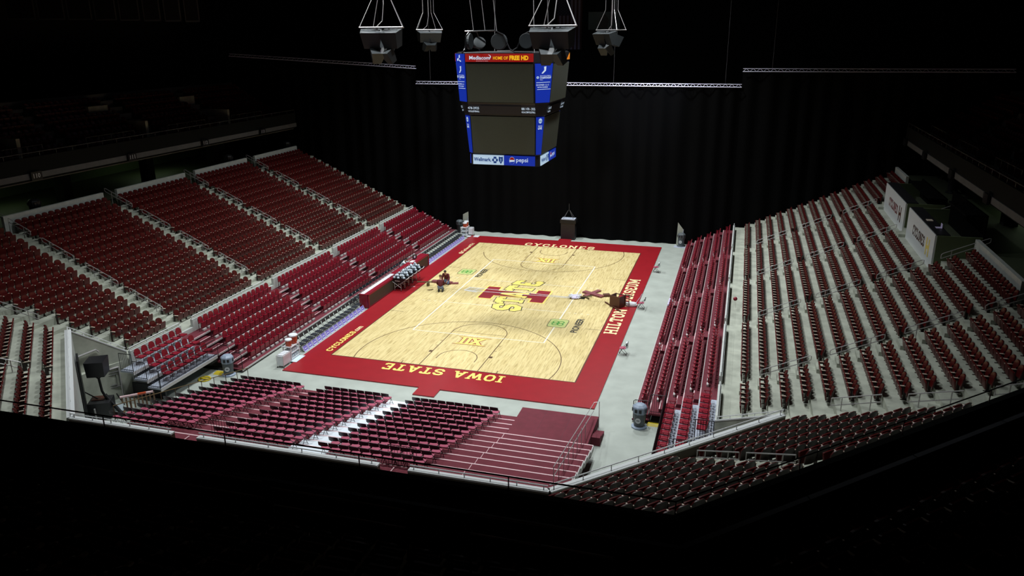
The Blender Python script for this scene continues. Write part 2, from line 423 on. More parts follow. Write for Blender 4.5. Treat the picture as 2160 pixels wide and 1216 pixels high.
# ---------------------------------------------------------------- concourse and upper deck
for sgn, side in ((-1, 'left'), (1, 'right')):
    def bx(m, x0, y0, z0, x1, y1, z1): m.box(min(sgn*x0, sgn*x1), y0, z0, max(sgn*x0, sgn*x1), y1, z1)
    m = MB(); bx(m, 28.15, -28, 6.9, 40, YF, 7.3); struct('floor_concourse_'+side, m, 'green_floor')
    m = MB(); bx(m, 37.6, -28, 7.3, 37.9, YF, 10.2); struct('wall_concourse_'+side, m, 'green_wall')
    m = MB()
    if sgn < 0: parts = [(-17.3, -9.1), (-7.8, -.25), (1.0, 8.35), (9.6, 17.0)]
    else: parts = [(-16.1, -8.3), (12.1, 17.0)]
    for y0, y1 in parts: bx(m, 28.0, y0, 6.9, 28.2, y1, 8.16)
    struct('trim_concourse_'+side, m, 'concrete_light')
    m = MB()
    for y in (-26, -17.4, -8.7, 0, 8.7, 17): bx(m, 31.5, y-.4, 7.3, 32.3, y+.4, 10)
    struct('trim_columns_'+side, m, 'fascia_dark')
    # upper deck: sloping slab in steps
    m = MB()
    for k in range(9): bx(m, 29.0+.85*k, -28+.2*k, 9.7+.5*k, 29.0+.85*(k+1), YF, 10.3+.5*k)
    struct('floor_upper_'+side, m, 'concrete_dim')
# fascia ring: left, left corner, near, right corner, right
ring = [(-28.7, YF), (-28.7, -29.45), (-15.05, -43.1), (15.05, -43.1), (28.7, -29.45), (28.7, YF)]
def offs(pts, d):
    out = []
    for i, p in enumerate(pts):
        p = np.array(p)
        ns = []
        for a, b in ((i-1, i), (i, i+1)):
            if 0 <= a and b < len(pts):
                e = np.array(pts[b])-np.array(pts[a]); e = e/np.hypot(*e); ns.append(np.array((e[1], -e[0])))
        n = sum(ns)/len(ns); n = n/np.dot(n, ns[0]); out.append(tuple(p+n*d))
    return out
def ring_strip(name, d0, d1, z0, z1, m):
    a = offs(ring, d0); b = offs(ring, d1); mb = MB()
    for i in range(len(ring)-1): mb.prism([a[i], a[i+1], b[i+1], b[i]], z0, z1)
    return struct(name, mb, m)
ring_strip('trim_fascia_stripe', -.06, .25, 9.95, 10.32, 'fascia_stripe')
ring_strip('trim_fascia', .0, .22, 10.32, 11.02, 'fascia_dark')
ring_strip('trim_ledge', .22, .48, 10.98, 11.06, 'ledge_grey'); ring_strip('trim_curb', .0, .14, 11.02, 11.33, 'fascia_dark')
ring_strip('trim_soffit', .1, 10., 9.8, 9.95, 'fascia_dark')
SEGN = ['along the left upper deck', 'on the left corner of the upper deck', 'along the near upper deck', 'on the right corner of the upper deck', 'along the right upper deck']
rr = offs(ring, .07)
for i in range(5):
    p = Vector((*rr[i], 11.2)); q = Vector((*rr[i+1], 11.2)); c = (p+q)/2
    if i == 1: continue
    th = thing('balcony_rail', 'thin grey pipe rail '+SEGN[i], 'railing', c, 0, 'upper deck front rails')
    ob('rail', MB().tube([p-c+Vector((0, 0, .42)), q-c+Vector((0, 0, .42))], .014 if i in (2, 3) else .03, 6), 'rail_grey', th)
    n = int((q-p).length/(1.35 if i in (0, 4) else 2.7))
    for j in range(n+1):
        w = p.lerp(q, j/n)-c; ob('post', MB().tube([(w.x, w.y, 0), (w.x, w.y, .42)], .012 if i in (2, 3) else .018, 5), 'rail_grey', th)
# section number signs hang on the stripe
for i, y in enumerate((-13.9, -5.25, 3.4, 12.0)):
    for sgn, num, side in ((-1, str(110+i), 'left'), (1, str(104-i), 'right')):
        if sgn > 0: y2 = (-7.0, 1.2, 9.6, 17.4)[i]
        else: y2 = y
        th = thing('section_sign', 'black section sign on the %s balcony stripe, %s from near end' % (side, ORD[i]), 'sign', (sgn*28.5, y2, 10.15), 0, 'section number signs')
        ob('board', MB().box(-.06, -.42, -.27, .06, .42, .27), 'black_plastic', th)
        if sgn < 0: ob('number', text3(num, (.065, -.27, -.14), (0, 1, 0), (0, 0, 1), .54, .3, .03, .004), 'sign_white', th)

# upper-deck bar rails behind the front rail (only their shine shows) - left and right
for sgn, side in ((-1, 'left'), (1, 'right')):
    for i, y in enumerate((-17.8, -9.2, -.6, 8.0)):
        th = thing('balcony_guard', 'grey bar guard on the %s upper deck, %s from the near end' % (side, ORD[i]), 'railing', (sgn*29.6, y+3.4, 10.9), 0, 'bar guards on the upper decks')
        mbb = MB()
        for z in (.45, 1.0): mbb.tube([(0, -2.4, z), (0, 2.4, z)], .025, 5)
        ob('rail', mbb, 'rail_grey', th)
        for j in range(5): ob('post', MB().tube([(0, -2.4+1.2*j, 0), (0, -2.4+1.2*j, 1.0)], .02, 5), 'rail_grey', th)
# pale vomitory side walls in the left upper deck
mb = MB()
for y in (-13.4, -1.4, 9.3):
    mb.prism([(-30.2, y), (-33.6, y), (-33.6, y+.3), (-30.2, y+.3)], 10.6, 12.4); mb.prism([(-33.6, y), (-33.9, y), (-33.9, y-2), (-33.6, y-2)], 10.6, 13.6)
struct('trim_upper_vomitory', mb, 'concrete')
# near upper deck under the camera
mb = MB()
for k in range(14): mb.prism([(-34, -43.5-.75*k), (15.2+.31*k, -43.5-.75*k), (15.2+.31*(k+1), -43.5-.75*(k+1)), (-34, -43.5-.75*(k+1))], 9.0, 9.9+.45*k)
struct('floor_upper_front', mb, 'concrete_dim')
mb = MB()
for k in range(10):
    d0, d1 = 41.45+.85*k, 41.45+.85*(k+1)
    mb.prism([cxy(-19.7-.414*(d0-41), d0), cxy(-19.7-.414*(d1-41), d1), cxy(-.5+.414*(d1-41), d1), cxy(-.5+.414*(d0-41), d0)], 9.0, 9.9+.45*k)
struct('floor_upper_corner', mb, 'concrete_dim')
for (x0, x1, y, z, lb) in ((4.78, 8.6, -44.6, 11.75, 'dim pipe guard behind the near balcony ledge, left of the middle'), (9.2, 11.4, -45.2, 12.1, 'short dim pipe guard behind the near balcony ledge, middle of the photo'), (12.66, 14.53, -46, 12.8, 'shiny pipe guard in the dark foreground below the right end of the risers')):
    th = thing('balcony_guard', lb, 'railing', (x0, y, z-1.4), 0, 'bar guards on the upper decks')
    for h in (1.4, 1.1): ob('rail', MB().tube([(0, 0, h), (x1-x0, 0, h)], .02, 6), 'steel', th)
    for x in (0, (x1-x0)/2, x1-x0): ob('post', MB().tube([(x, 0, 0), (x, 0, 1.4)], .02, 5), 'rail_grey', th)

# ================================================================ COURT
court = thing('basketball_court', 'wooden basketball court with red border, yellow lettering and dark lines on the arena floor', 'court', (0, 0, 0))
brd = [(-9.3, -17.22), (-.62, -17.25), (-.62, -18.2), (.64, -18.2), (.64, -17.25), (9.3, -17.28), (9.26, 17.0), (.62, 17.0), (.62, 17.75), (-.58, 17.75), (-.58, 17.0), (-9.3, 16.85)]
ob('border', MB().prism(brd, FZ, 0), 'court_red', court)
ob('hardwood_floor', MB().box(-7.62, -14.325, -.03, 7.62, 14.325, .004), 'hardwood', court)
def arc_strip(cx, cy, r, a0, a1, w, n=40):
    q = []
    for i in range(n):
        A, B = a0+(a1-a0)*i/n, a0+(a1-a0)*(i+1)/n
        q.append([(cx+(r-w/2)*math.cos(A), cy+(r-w/2)*math.sin(A)), (cx+(r+w/2)*math.cos(A), cy+(r+w/2)*math.sin(A)),
                  (cx+(r+w/2)*math.cos(B), cy+(r+w/2)*math.sin(B)), (cx+(r-w/2)*math.cos(B), cy+(r-w/2)*math.sin(B))])
    return q
def flat(quads, z):
    mb = MB()
    for qi, q in enumerate(quads):
        a = sum(q[i][0]*q[(i+1) % len(q)][1]-q[(i+1) % len(q)][0]*q[i][1] for i in range(len(q)))
        q = q if a > 0 else q[::-1]; mb.poly([(x, y, z+qi*.00003) for x, y in q])
    return mb
def seg(x0, y0, x1, y1, w=.05):
    d = np.array((x1-x0, y1-y0)); d = d/np.hypot(*d); n = np.array((-d[1], d[0]))*w/2
    return [(x0-n[0], y0-n[1]), (x1-n[0], y1-n[1]), (x1+n[0], y1+n[1]), (x0+n[0], y0+n[1])]
def CL(nm, quads): return ob(nm, flat(quads, .0075), 'court_line_dark', court)
for s in (-1, 1):
    hy = s*12.75
    a = math.asin((14.325-12.75)/6.33)
    CL('three_point_line', arc_strip(0, hy, 6.33, (-a if s < 0 else -PI+a), ((PI+a) if s < 0 else a), .05, 64))
    CL('restricted_arc', arc_strip(0, hy, 1.22, (0 if s < 0 else PI), (PI if s < 0 else 2*PI), .05, 20)+[seg(x, hy, x, hy+s*.4) for x in (-1.22, 1.22)])
    lane = arc_strip(0, s*8.53, 1.84, (0 if s < 0 else PI), (PI if s < 0 else 2*PI), .05, 30)+[seg(-1.84, s*8.53, 1.84, s*8.53, .035)]
    for x in (-1.84, 1.84):
        lane.append(seg(x, s*14.325, x, s*8.53)); sx = math.copysign(1, x)
        CL('lane_block', [seg(x+sx*.13, s*12.3, x+sx*.13, s*12.02, .2)])
        for yy in (11.15, 10.3): CL('lane_mark', [seg(x+sx*.03, s*yy, x+sx*.2, s*yy, .04)])
        CL('baseline_mark', [seg(sx*3.0, s*14.325, sx*3.0, s*14.0, .05)])
        CL('sideline_mark', [seg(sx*7.6, s*5.8, sx*6.6, s*5.8, .045)])
    CL('lane_line', lane)
for x in (-1, 1): CL('division_line', [seg(x*7.6, 0, x*3.0, 0, .03)])
q = [seg(-4.5, -9, 4.5, -9, .06), seg(-4.5, 9, 4.5, 9, .06), seg(-4.5, -9, -4.5, 9, .08), seg(4.5, -9, 4.5, 9, .08)]
for y in (-3, 3):
    q.append(seg(-4.5, y, 4.5, y, .05))
    for s in (-1, 1):
        for i in range(4): q.append(seg(s*(4.75+.45*i), y, s*(4.95+.45*i), y, .05))
ob('volleyball_lines', flat(q, .009), 'court_line_white', court)
# dark brown edge band round the wood
q = [seg(-7.66, -14.36, 7.66, -14.36, .07), seg(-7.66, 14.36, 7.66, 14.36, .07), seg(-7.66, -14.36, -7.66, 14.36, .07), seg(7.66, -14.36, 7.66, 14.36, .07)]
ob('edge_trim', flat(q, .003), 'wood_brown', court)
Q, W = strokes('IOWA STATE'); ob('lettering', lay(Q, W, (3.66, -14.62), (-1, 0), (0, -1), 7.45, .88, .004), 'gold', court)
Q, W = strokes('CYCLONES', gap=.2); ob('lettering', lay(Q, W, (-3.25, 14.42), (1, 0), (0, 1), 6.6, .98, .004), 'cream_letter', court)
Q, W = strokes('HILTON COLISEUM', gap=.12, t=.2); ob('lettering', lay(Q, W, (8.72, -6.3), (0, 1), (-1, 0), 12.5, .87, .004), 'cream_letter', court)
Q, W = strokes('CYCLONES', gap=.06, t=.22); ob('lettering', lay(Q, W, (-7.95, -13.85), (0, 1), (-1, 0), 3.5, .40, .004), 'gold', court)
ob('lettering', text3('.com', (-7.95, -10.28, .004), (0, 1, 0), (-1, 0, 0), .95, .30, .03), 'cream_letter', court)
ob('lettering', text3('@CycloneATH', (-7.80, 10.05, .004), (0, 1, 0), (-1, 0, 0), 3.8, .46, .03), 'cream_letter', court)
# centre logo
def Ishape(g): return [[(x, y) for x, y in p] for p in (
    [(-2.5-g, -1.42-g), (-1.5+g, -1.42-g), (-1.5+g, 1.42+g), (-2.5-g, 1.42+g)], [(1.5-g, -1.42-g), (2.5+g, -1.42-g), (2.5+g, 1.42+g), (1.5-g, 1.42+g)],
    [(-1.6, -.6-g), (1.6, -.6-g), (1.6, .6+g), (-1.6, .6+g)])]
ob('logo_outline', flat(Ishape(.13), .0105), 'gold', court); ob('logo_emblem', flat(Ishape(0), .0120), 'logo_maroon', court)
def state_quads(grow):
    out = []
    for i, ch in enumerate('STATE'):
        Q, w = strokes(ch, t=.25, grow=grow); y0 = -3.66+i*1.49; base = 1.42-.40*(1-((i-2)/2.)**2)
        for q in Q:
            r = []
            for (px, py) in q:
                yy = y0+px/w*1.32; bx_ = 1.42-.42*(1-(yy/3.7)**2); r.append((bx_-py*2.05, yy))
            out.append(r)
    return out
ob('logo_outline', flat(state_quads(.032), .0135), 'logo_black', court); ob('logo_emblem', flat(state_quads(.0), .0150), 'gold', court)
def xii(grow, s):
    g = grow; q = []
    def S(x0, y0, x1, y1, w): q.append([(s*-a, s*-b) for a, b in seg(x0, y0, x1, y1, w+2*g)])
    for x in (.25, .62): S(x, -.5-g, x, .5+g, .22)
    S(-.62-g*.5, .5+g, .02+g*.5, -.5-g, .24); S(-.62-g*.5, -.5-g, .02+g*.5, .5+g, .24)
    for y in (-.53, .53): S(-.8, y, .9, y, .13)
    for sx in (-1, 1):
        for y in (-1, 1): q.append([(s*-a, s*-b) for a, b in ((sx*(.62), y*(.44-g)), (sx*(1.1+1.2*g), y*(.62+g)), (sx*(.75), y*(.62+g)), (sx*.55, y*(.60+g)))])
    return q
for s, y in ((1, -9.95), (-1, 9.82)):
    for g, zz, m in ((.055, .0105, 'logo_maroon'), (0, .0120, 'gold')):
        ob('logo_outline' if g else 'logo_emblem', flat([[(x, yy+y) for x, yy in p] for p in xii(g, s)], zz), m, court)
def rrect(cx, cy, hx, hy, r, n=5):
    pts = []
    for sx, sy, a in ((1, 1, 0), (-1, 1, PI/2), (-1, -1, PI), (1, -1, 1.5*PI)):
        for i in range(n+1): pts.append((cx+sx*(hx-r)+r*math.cos(a+PI/2*i/n), cy+sy*(hy-r)+r*math.sin(a+PI/2*i/n)))
    return pts
for cx, cy, tx, ty in ((4.57, -5.25, 6.18, -6.72), (-5.52, 4.78, -3.95, 3.55)):
    outer = rrect(cx, cy, .66, .80, .25); inner = rrect(cx, cy, .62, .76, .22); n = len(outer)
    ob('logo_outline', flat([[outer[i], outer[(i+1) % n], inner[(i+1) % n], inner[i]] for i in range(n)], .0105), 'logo_black', court)
    ob('logo_field', flat([inner], .0095), 'logo_pale', court)
    qq = []
    for a in (PI*.75, -PI*.75, PI*.25, -PI*.25):
        qq += arc_strip(cx+.27*math.cos(a+PI/2), cy+.27*math.sin(a+PI/2), .19, 0, 2*PI, .09, 16)
    qq.append(seg(cx-.5, cy, cx+.1, cy, .07))
    ob('logo_emblem', flat(qq, .0125), 'logo_green', court)
    ob('lettering', text3('PIONEER', (tx, ty, .0105), (0, 1, 0), (-1, 0, 0), 2.75 if cx > 0 else 2.4, .5, .03), 'logo_black', court)

# ================================================================ SEATS
def arch_panel(w, z0, z1, th, arch, curve, y0=0., tilt=0., n=8, rows=3):
    """rounded-top shell facing +y, concave; outline from z0 up to an arch at z1"""
    mb = MB(); vs = []; fs = []
    for side in (0, 1):
        for i in range(n+1):
            u = -1+2*i/n; top = z1-arch*(1-math.sqrt(max(0, 1-abs(u)**2.6)))
            for j in range(rows+1):
                z = z0+(top-z0)*j/rows; y = y0+curve*(u*u)-tilt*(z-z0)-(th if side else 0)
                vs.append((u*w/2, y, z))
    N = (n+1)*(rows+1); R = rows+1
    for i in range(n):
        for j in range(rows):
            a = i*R+j; fs.append((a+R, a, a+1, a+R+1)); fs.append((N+a, N+a+R, N+a+R+1, N+a+1))
        a = i*R+rows; fs.append((a, N+a, N+a+R, a+R)); a = i*R; fs.append((a+R, N+a+R, N+a, a))
    for j in range(rows):
        a = j; fs.append((a, N+a, N+a+1, a+1)[::-1]); a = n*R+j; fs.append((a, N+a, N+a+1, a+1))
    return mb.raw(vs, fs)
def slab_panel(w, h, th, r=.03):
    """rounded flat panel standing in the x-z plane, centre bottom at origin"""
    pts = []
    for sx, zc, a in ((1, h-r, 0), (-1, h-r, PI/2), (-1, r, PI), (1, r, 1.5*PI)):
        for i in range(3): pts.append((sx*(w/2-r)+r*math.cos(a+PI/4*i), zc+r*math.sin(a+PI/4*i)))
    n = len(pts); vs = [(x, -th/2, z) for x, z in pts]+[(x, th/2, z) for x, z in pts]
    fs = [tuple(range(n)), tuple(range(2*n-1, n-1, -1))]+[(i, n+i, n+(i+1) % n, (i+1) % n) for i in range(n)]
    return MB().raw(vs, [f for f in fs])
# --- fixed tip-up stadium seat; faces +y, origin on the deck below the backrest
def stadium_parts(w=.513):
    back = arch_panel(.455, .36, .86, .03, .14, .05, 0., .12)
    seat = MB().add(slab_panel(.44, .40, .055), T(0, .20, .255, 0, -.16))
    arm = MB().box(w/2-.026, -.02, .585, w/2+.026, .29, .615); arm.box(w/2-.016, -.07, .70, w/2+.016, -.04, .732)  # second box: cream cap standing in for the highlight on the bracket top
    std = MB().box(w/2-.012, -.05, .0, w/2+.012, .06, .70); std.box(w/2-.012, .06, .50, w/2+.012, .27, .585); std.box(w/2-.03, -.06, 0, w/2+.03, .14, .02)
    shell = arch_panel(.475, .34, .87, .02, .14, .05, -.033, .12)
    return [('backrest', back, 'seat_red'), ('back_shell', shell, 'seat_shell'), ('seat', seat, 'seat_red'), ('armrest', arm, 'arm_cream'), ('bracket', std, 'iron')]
# --- telescopic platform seat with round back; folded and open
def tele_parts(opened=False):
    back = arch_panel(.42, .46 if not opened else .50, .86, .035, .16, .04, 0., .10)
    if opened: seat = MB().add(slab_panel(.42, .42, .06), T(0, .03, .43, 0, -PI/2+.05))
    else: seat = MB().add(slab_panel(.42, .33, .07), T(0, .17, .23, 0, -.10))
    a = MB().box(.225, .0, .585, .262, .32, .612)
    br = MB()
    if opened: br.tube([(.243, .30, .59), (.243, .10, .30), (.243, 0, .78)], .013, 5); br.tube([(.243, .1, .3), (.243, .05, 0)], .016, 5)
    else: br.tube([(.243, .26, .59), (.243, .03, .40), (.243, .0, .78)], .013, 5); br.tube([(.243, .03, .40), (.243, .03, 0)], .018, 5)
    foot = MB().box(-.15, .16, .02, .15, .27, .13) if not opened else MB().box(-.19, .02, .06, .19, .07, .12)
    return [('backrest', back, 'seat_crimson'), ('seat', seat, 'seat_crimson'), ('armrest', a, 'seat_crimson'), ('bracket', br, 'crimson_dark'), ('foot_block', foot, 'foot_grey')]
class Kind:
    def __init__(s, name, cat, parts, group):
        s.parts = parts; s.first = True; s.proto = None; s.name = name; s.cat = cat
        s.meshes = [(n, mb.mesh(n, [m])) for n, mb, m in parts]
        for n, me in s.meshes:
            if n in ('backrest', 'seat'):
                me.polygons.foreach_set('use_smooth', [True]*len(me.polygons))
                try: me.set_sharp_from_angle(angle=.7)
                except Exception: pass
    def put(s, loc, rz, label, group):
        if s.first:
            s.first = False; s.proto = thing(s.name, label, s.cat, loc, rz, group)
            for n, me in s.meshes:
                o = bpy.data.objects.new(n, me); COL.objects.link(o); o.parent = s.proto
            return s.proto
        return dup(s.proto, loc, rz, label, group)
def stuff(name, kinds_places, label, cat):
    """one mesh holding many copies; kinds_places = [(parts, [(x,y,z,rz),...]),...]"""
    V = []; F = []; M = []; base = 0; names = []
    for parts, places in kinds_places:
        allm = MB()
        for n, mb, m in parts:
            if m not in names: names.append(m)
            k = MB(); k.v = mb.v; k.f = mb.f; k.m = [names.index(m)]*len(mb.f); allm.add(k)
        v = np.array(allm.v)
        for (x, y, z, rz) in places:
            c, s_ = math.cos(rz), math.sin(rz)
            w = np.empty_like(v); w[:, 0] = v[:, 0]*c-v[:, 1]*s_+x; w[:, 1] = v[:, 0]*s_+v[:, 1]*c+y; w[:, 2] = v[:, 2]+z
            V.append(w); F += [tuple(base+i for i in f) for f in allm.f]; M += allm.m; base += len(v)
    me = bpy.data.meshes.new(name); me.from_pydata(np.concatenate(V).tolist(), [], F)
    for m in names: me.materials.append(MATS[m])
    me.polygons.foreach_set('material_index', M); me.update()
    o = bpy.data.objects.new(name, me); COL.objects.link(o)
    return tag(o, label, cat, None, 'stuff')

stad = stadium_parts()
stad_all = []       # (dist, x, y, z, rz, label, group, wide)
def camd(x, y, z): return float(np.linalg.norm(np.array((x, y, z))-CAM))
P15 = .513
def add_seat(x, y, z, rz, label, group, wide=False, ok=True):
    stad_all.append((camd(x, y, z) if ok else 1e9, x, y, z, rz, label, group, wide))
# right and left stands, section by section
for sgn, side, ye in ((1, 'right', ye_right), (-1, 'left', ye_left)):
    for k in range(NROW):
        x = xb(k); z = zk(k)
        edges = [ye(k)]+[v for a in AISLES for v in (a-.52, a+.52)]+[YF]
        for si in range(len(edges)//2):
            y0, y1 = edges[2*si], edges[2*si+1]
            if sgn > 0 and si in (2, 3) and k >= 11 and (y1 < 9.0): continue     # press boxes stand there
            if si == 0:
                n = int((y1-y0)/P15+.01); st = y1-n*P15
            else:
                n = int((y1-y0)/P15+.35); st = y0+((y1-y0)-n*P15)/2 if si < 5 else y0
            for i in range(n):
                y = st+P15*(i+.5); pos = n-i
                lab = 'red tip-up seat, %s from the aisle in row %s of the nearest %s stand section' % (ORD[min(39, pos-1)], ORD[k], side) if si == 0 else \
                      'red tip-up seat, %s from near aisle, row %s, %s section, %s stand' % (ORD[min(39, i)], ORD[k], ORD[si], side)
                add_seat(sgn*x, y, z, (PI/2 if sgn > 0 else -PI/2), lab, 'red seats in the %s stand' % side)
# corner stands
for k in range(10):
    d = 31.02+CP*k; z = zc(k)
    for t0, t1, seg_ in ((tE(d)+.1, -10.7, 'left'), (-9.55, tF(k), 'right')):
        n = int((t1-t0)/P15+.3)
        for i in range(n):
            pos = n-i if seg_ == 'left' else i+1
            t = (t1-P15*(n-i-.5)) if seg_ == 'left' else (t0+P15*(i+.5)); x, y = cxy(t, d)
            add_seat(x, y, z, PI/4, 'red seat, %s place %s of the corner aisle, row %s, right corner' % (ORD[pos-1], seg_, ORD[k]), 'red seats in the right corner stand')
for k in range(7):
    d = 30.07+.80*k; z = zc(k); t1 = tA(k)
    for t0, t1, seg_ in ((-16.9, -11.65, 'near'), (-10.73, t1, 'far')):
        n = int((t1-t0)/P15+.3)
        for i in range(n):
            t = t1-P15*(i+.5) if seg_ == 'near' else t0+P15*(i+.5)
            x, y = cxy(t, d, -1); add_seat(x, y, z, -PI/4, 'red seat, %s on the %s side of the left corner aisle, row %s' % (ORD[i], seg_, ORD[k]), 'red seats in the left corner stand')
for k in range(1):
    for i in range(38): add_seat(-9.0+P15*(i+.5), -33.2-RP*k, zc(k), 0, 'red seat, %s from the left in row %s behind the near end wall' % (ORD[i], ORD[k]), 'red seats behind the near end wall', False, k == 0)
# dark upper-deck seats
for sgn in (-1, 1):
    for k in range(7):
        for i in range(80):
            y = -26+.55*i
            if any(abs(y-a) < .8 for a in (-17.4, -8.7, 0, 8.7)) or y > YF-.3: continue
            add_seat(sgn*(29.75+.85*k), y, 10.3+.5*k, PI/2*sgn, '', '', False, False)
for k in range(10):
    for i in range(24):
        add_seat(1+.6*i+.3*k, -44.2-.75*k, 9.9+.45*k, 0, '', '', False, False)
for k in range(7):
    d = 42.2+.85*k
    for i in range(26):
        x, y = cxy(-18.6+.6*i, d); add_seat(x, y, 9.9+.45*k, PI/4, '', '', False, False)
stad_all.sort(key=lambda a: a[0])
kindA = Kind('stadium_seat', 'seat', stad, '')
cnt = 0; restA = []
def inframe(x, y, z):
    d = np.array((x, y, z))-CAM; zz = d@_f
    if zz <= 0: return False
    px = 1080+FPX*(d@CR)/zz; py = 608-FPX*(d@CU)/zz
    return -5 < px < 2165 and py > -5 and py < (893+.154*px if px < 1420 else 1112-.388*(px-1420))
for (dd, x, y, z, rz, lab, grp, wide) in stad_all:
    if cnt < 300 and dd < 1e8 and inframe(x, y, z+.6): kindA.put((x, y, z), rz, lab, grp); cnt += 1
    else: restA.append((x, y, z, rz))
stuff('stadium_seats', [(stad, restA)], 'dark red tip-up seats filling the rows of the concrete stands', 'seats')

# ---------------------------------------------------------------- telescopic platforms
def tz(i): return .13+.385*i
def tx(i): return 11.38+.81*i
Kt = Kind('platform_seat', 'seat', tele_parts(False), ''); Ko = Kind('platform_seat', 'seat', tele_parts(True), '')
tele_rest = []; tele_all = []
for sgn, side in ((-1, 'left'), (1, 'right')):
    th = thing('telescopic_platform', 'maroon carpeted telescopic seating platform below the %s stand wall' % side, 'platform', (sgn*13.4, 0, FZ))
    def L(m, x0, y0, z0, x1, y1, z1, mi=0): m.box(min(sgn*x0, sgn*x1)-sgn*13.4, y0, z0-FZ, max(sgn*x0, sgn*x1)-sgn*13.4, y1, z1-FZ, mi)
    for i in range(5):
        m = MB(); yn0 = -18.1
        L(m, tx(i), yn0, max(FZ+.01, tz(i)-.09), tx(i+1)+.02, YF-.1, tz(i)); ob('deck', m, 'carpet', th)
        m = MB(); L(m, tx(i)-.015, yn0, tz(i)-.085, tx(i)+.02, YF-.1, tz(i)+.006); ob('nosing', m, 'foot_grey', th)
        if i:
            m = MB(); L(m, tx(i)+.03, yn0, tz(i-1), tx(i)+.06, YF-.1, tz(i)-.09); ob('riser', m, 'crimson_dark', th)
            for a in AISLES:
                if a-.5 < yn0: continue
                m = MB(); L(m, tx(i)-.33, a-.5, tz(i-1), tx(i)-.01, min(a+.5, YF-.1), tz(i-1)+.19); L(m, tx(i)-.34, a-.5, tz(i-1)+.185, tx(i)-.29, min(a+.5, YF-.1), tz(i-1)+.197, 1); L(m, tx(i)-.02, a-.5, tz(i)-.005, tx(i)+.03, min(a+.5, YF-.1), tz(i)+.012, 1)
                ob('aisle_step', m, ['carpet', 'nosing'], th)
    m = MB(); L(m, 11.45, -18.1, FZ, 15.4, -18.0, .1); ob('end_panel', m, 'black_metal', th)
    # cantilevered near ends of the three upper decks
    for i in (2, 3, 4):
        ye = -22.9 if sgn < 0 else (-24.6, -23.7, -22.4)[i-2]
        m = MB(); L(m, tx(i), ye, tz(i)-.10, tx(i+1)+.02, -18.1, tz(i)); ob('end_deck', m, 'deck_grey', th)
        m = MB(); L(m, tx(i)-.02, ye, tz(i)-.20, tx(i)+.02, -18.1, tz(i)-.01); ob('edge_beam', m, 'steel' if False else 'foot_grey', th)
        m = MB()
        if i > 2: L(m, tx(i)+.0, ye+.3, tz(i-1), tx(i)+.04, -18.1, tz(i)-.1)
        else: L(m, tx(2)+.3, ye+.6, FZ, 15.4, ye+.7, tz(2)-.2)
        ob('riser', m, 'black_metal', th)
        # end railing of that deck
        m = MB(); x0, x1 = tx(i)+.02, tx(i+1)
        for zz in (.06, .98): m.tube([(sgn*x0-sgn*13.4, ye+.03, tz(i)-FZ+zz), (sgn*x1-sgn*13.4, ye+.03, tz(i)-FZ+zz)], .02, 5)
        for j in range(8): xx = x0+(x1-x0)*j/7; m.tube([(sgn*xx-sgn*13.4, ye+.03, tz(i)-FZ+.0), (sgn*xx-sgn*13.4, ye+.03, tz(i)-FZ+.98)], .011 if 0 < j < 7 else .02, 4)
        ob('guard_rail', m, 'black_metal', th)
    # long bar railing on the front edge of the third deck, then round the lower decks
    m = MB(); ye = -22.9 if sgn < 0 else -24.6; X = sgn*(tx(2)+.03)-sgn*13.4; z0 = tz(2)-FZ
    for zz in (.06, .98): m.tube([(X, ye, z0+zz), (X, -18.1, z0+zz)], .022, 5)
    n = int((-18.1-ye)/.11)
    for j in range(n+1):
        yy = ye+(-18.1-ye)*j/n; m.tube([(X, yy, z0), (X, yy, z0+.98)], .010 if j % 9 else .022, 4)
    ob('guard_rail', m, 'black_metal', th)
    for i in (0, 1):
        m = MB(); x0, x1 = tx(i)+.04, tx(i+1)-.02; z0 = tz(i)-FZ
        m.tube([(sgn*x0-sgn*13.4, -18.02, z0), (sgn*x0-sgn*13.4, -18.02, z0+.95), (sgn*(x0+.08)-sgn*13.4, -18.02, z0+1.02), (sgn*x1-sgn*13.4, -18.02, z0+1.02), (sgn*x1-sgn*13.4, -18.02, z0)], .022, 5)
        m.tube([(sgn*x0-sgn*13.4, -18.02, z0+.08), (sgn*x1-sgn*13.4, -18.02, z0+.08)], .015, 5)
        for j in range(1, 7): xx = x0+(x1-x0)*j/7; m.tube([(sgn*xx-sgn*13.4, -18.02, z0), (sgn*xx-sgn*13.4, -18.02, z0+1.02)], .010, 4)
        ob('guard_rail', m, 'black_metal', th)
    for i in range(5):
        x = tx(i)+.52; z = tz(i); rz = PI/2 if sgn > 0 else -PI/2
        edges = [v for a in AISLES for v in (a-.5, a+.5)]+[YF-.1]; edges = [-16.85]+edges[2:]
        for si in range(len(edges)//2):
            y0, y1 = edges[2*si], edges[2*si+1]; n = int((y1-y0)/.505+.02)
            if n < 1: continue
            st = y0+((y1-y0)-n*.505)/2
            for j in range(n):
                y = st+.505*(j+.5)
                tele_all.append((camd(sgn*x, y, z), sgn*x, y, z, rz, 'folded crimson seat, %s from near end, row %s, block %s, %s platform' % (ORD[j], ORD[i], ORD[si], side), 'folded seats on the %s platform' % side))
        if i >= 2:
            nn = 8 if sgn < 0 else (11, 9, 7)[i-2]; ys = -18.35 if sgn < 0 else -18.5
            for j in range(7 if sgn < 0 else nn):
                y = ys-.56*(j+.3)
                Ko.put((sgn*x, y, z), rz, 'open crimson seat, %s from the far end, %s row, %s platform near end' % (ORD[j], ('front', 'middle', 'back')[i-2], side), 'open seats at the near end of the %s platform' % side)
tele_all.sort(key=lambda a: a[0]); cnt = 0
for (dd, x, y, z, rz, lab, grp) in tele_all:
    if cnt < 250: Kt.put((x, y, z), rz, lab, grp); cnt += 1
    else: tele_rest.append((x, y, z, rz))
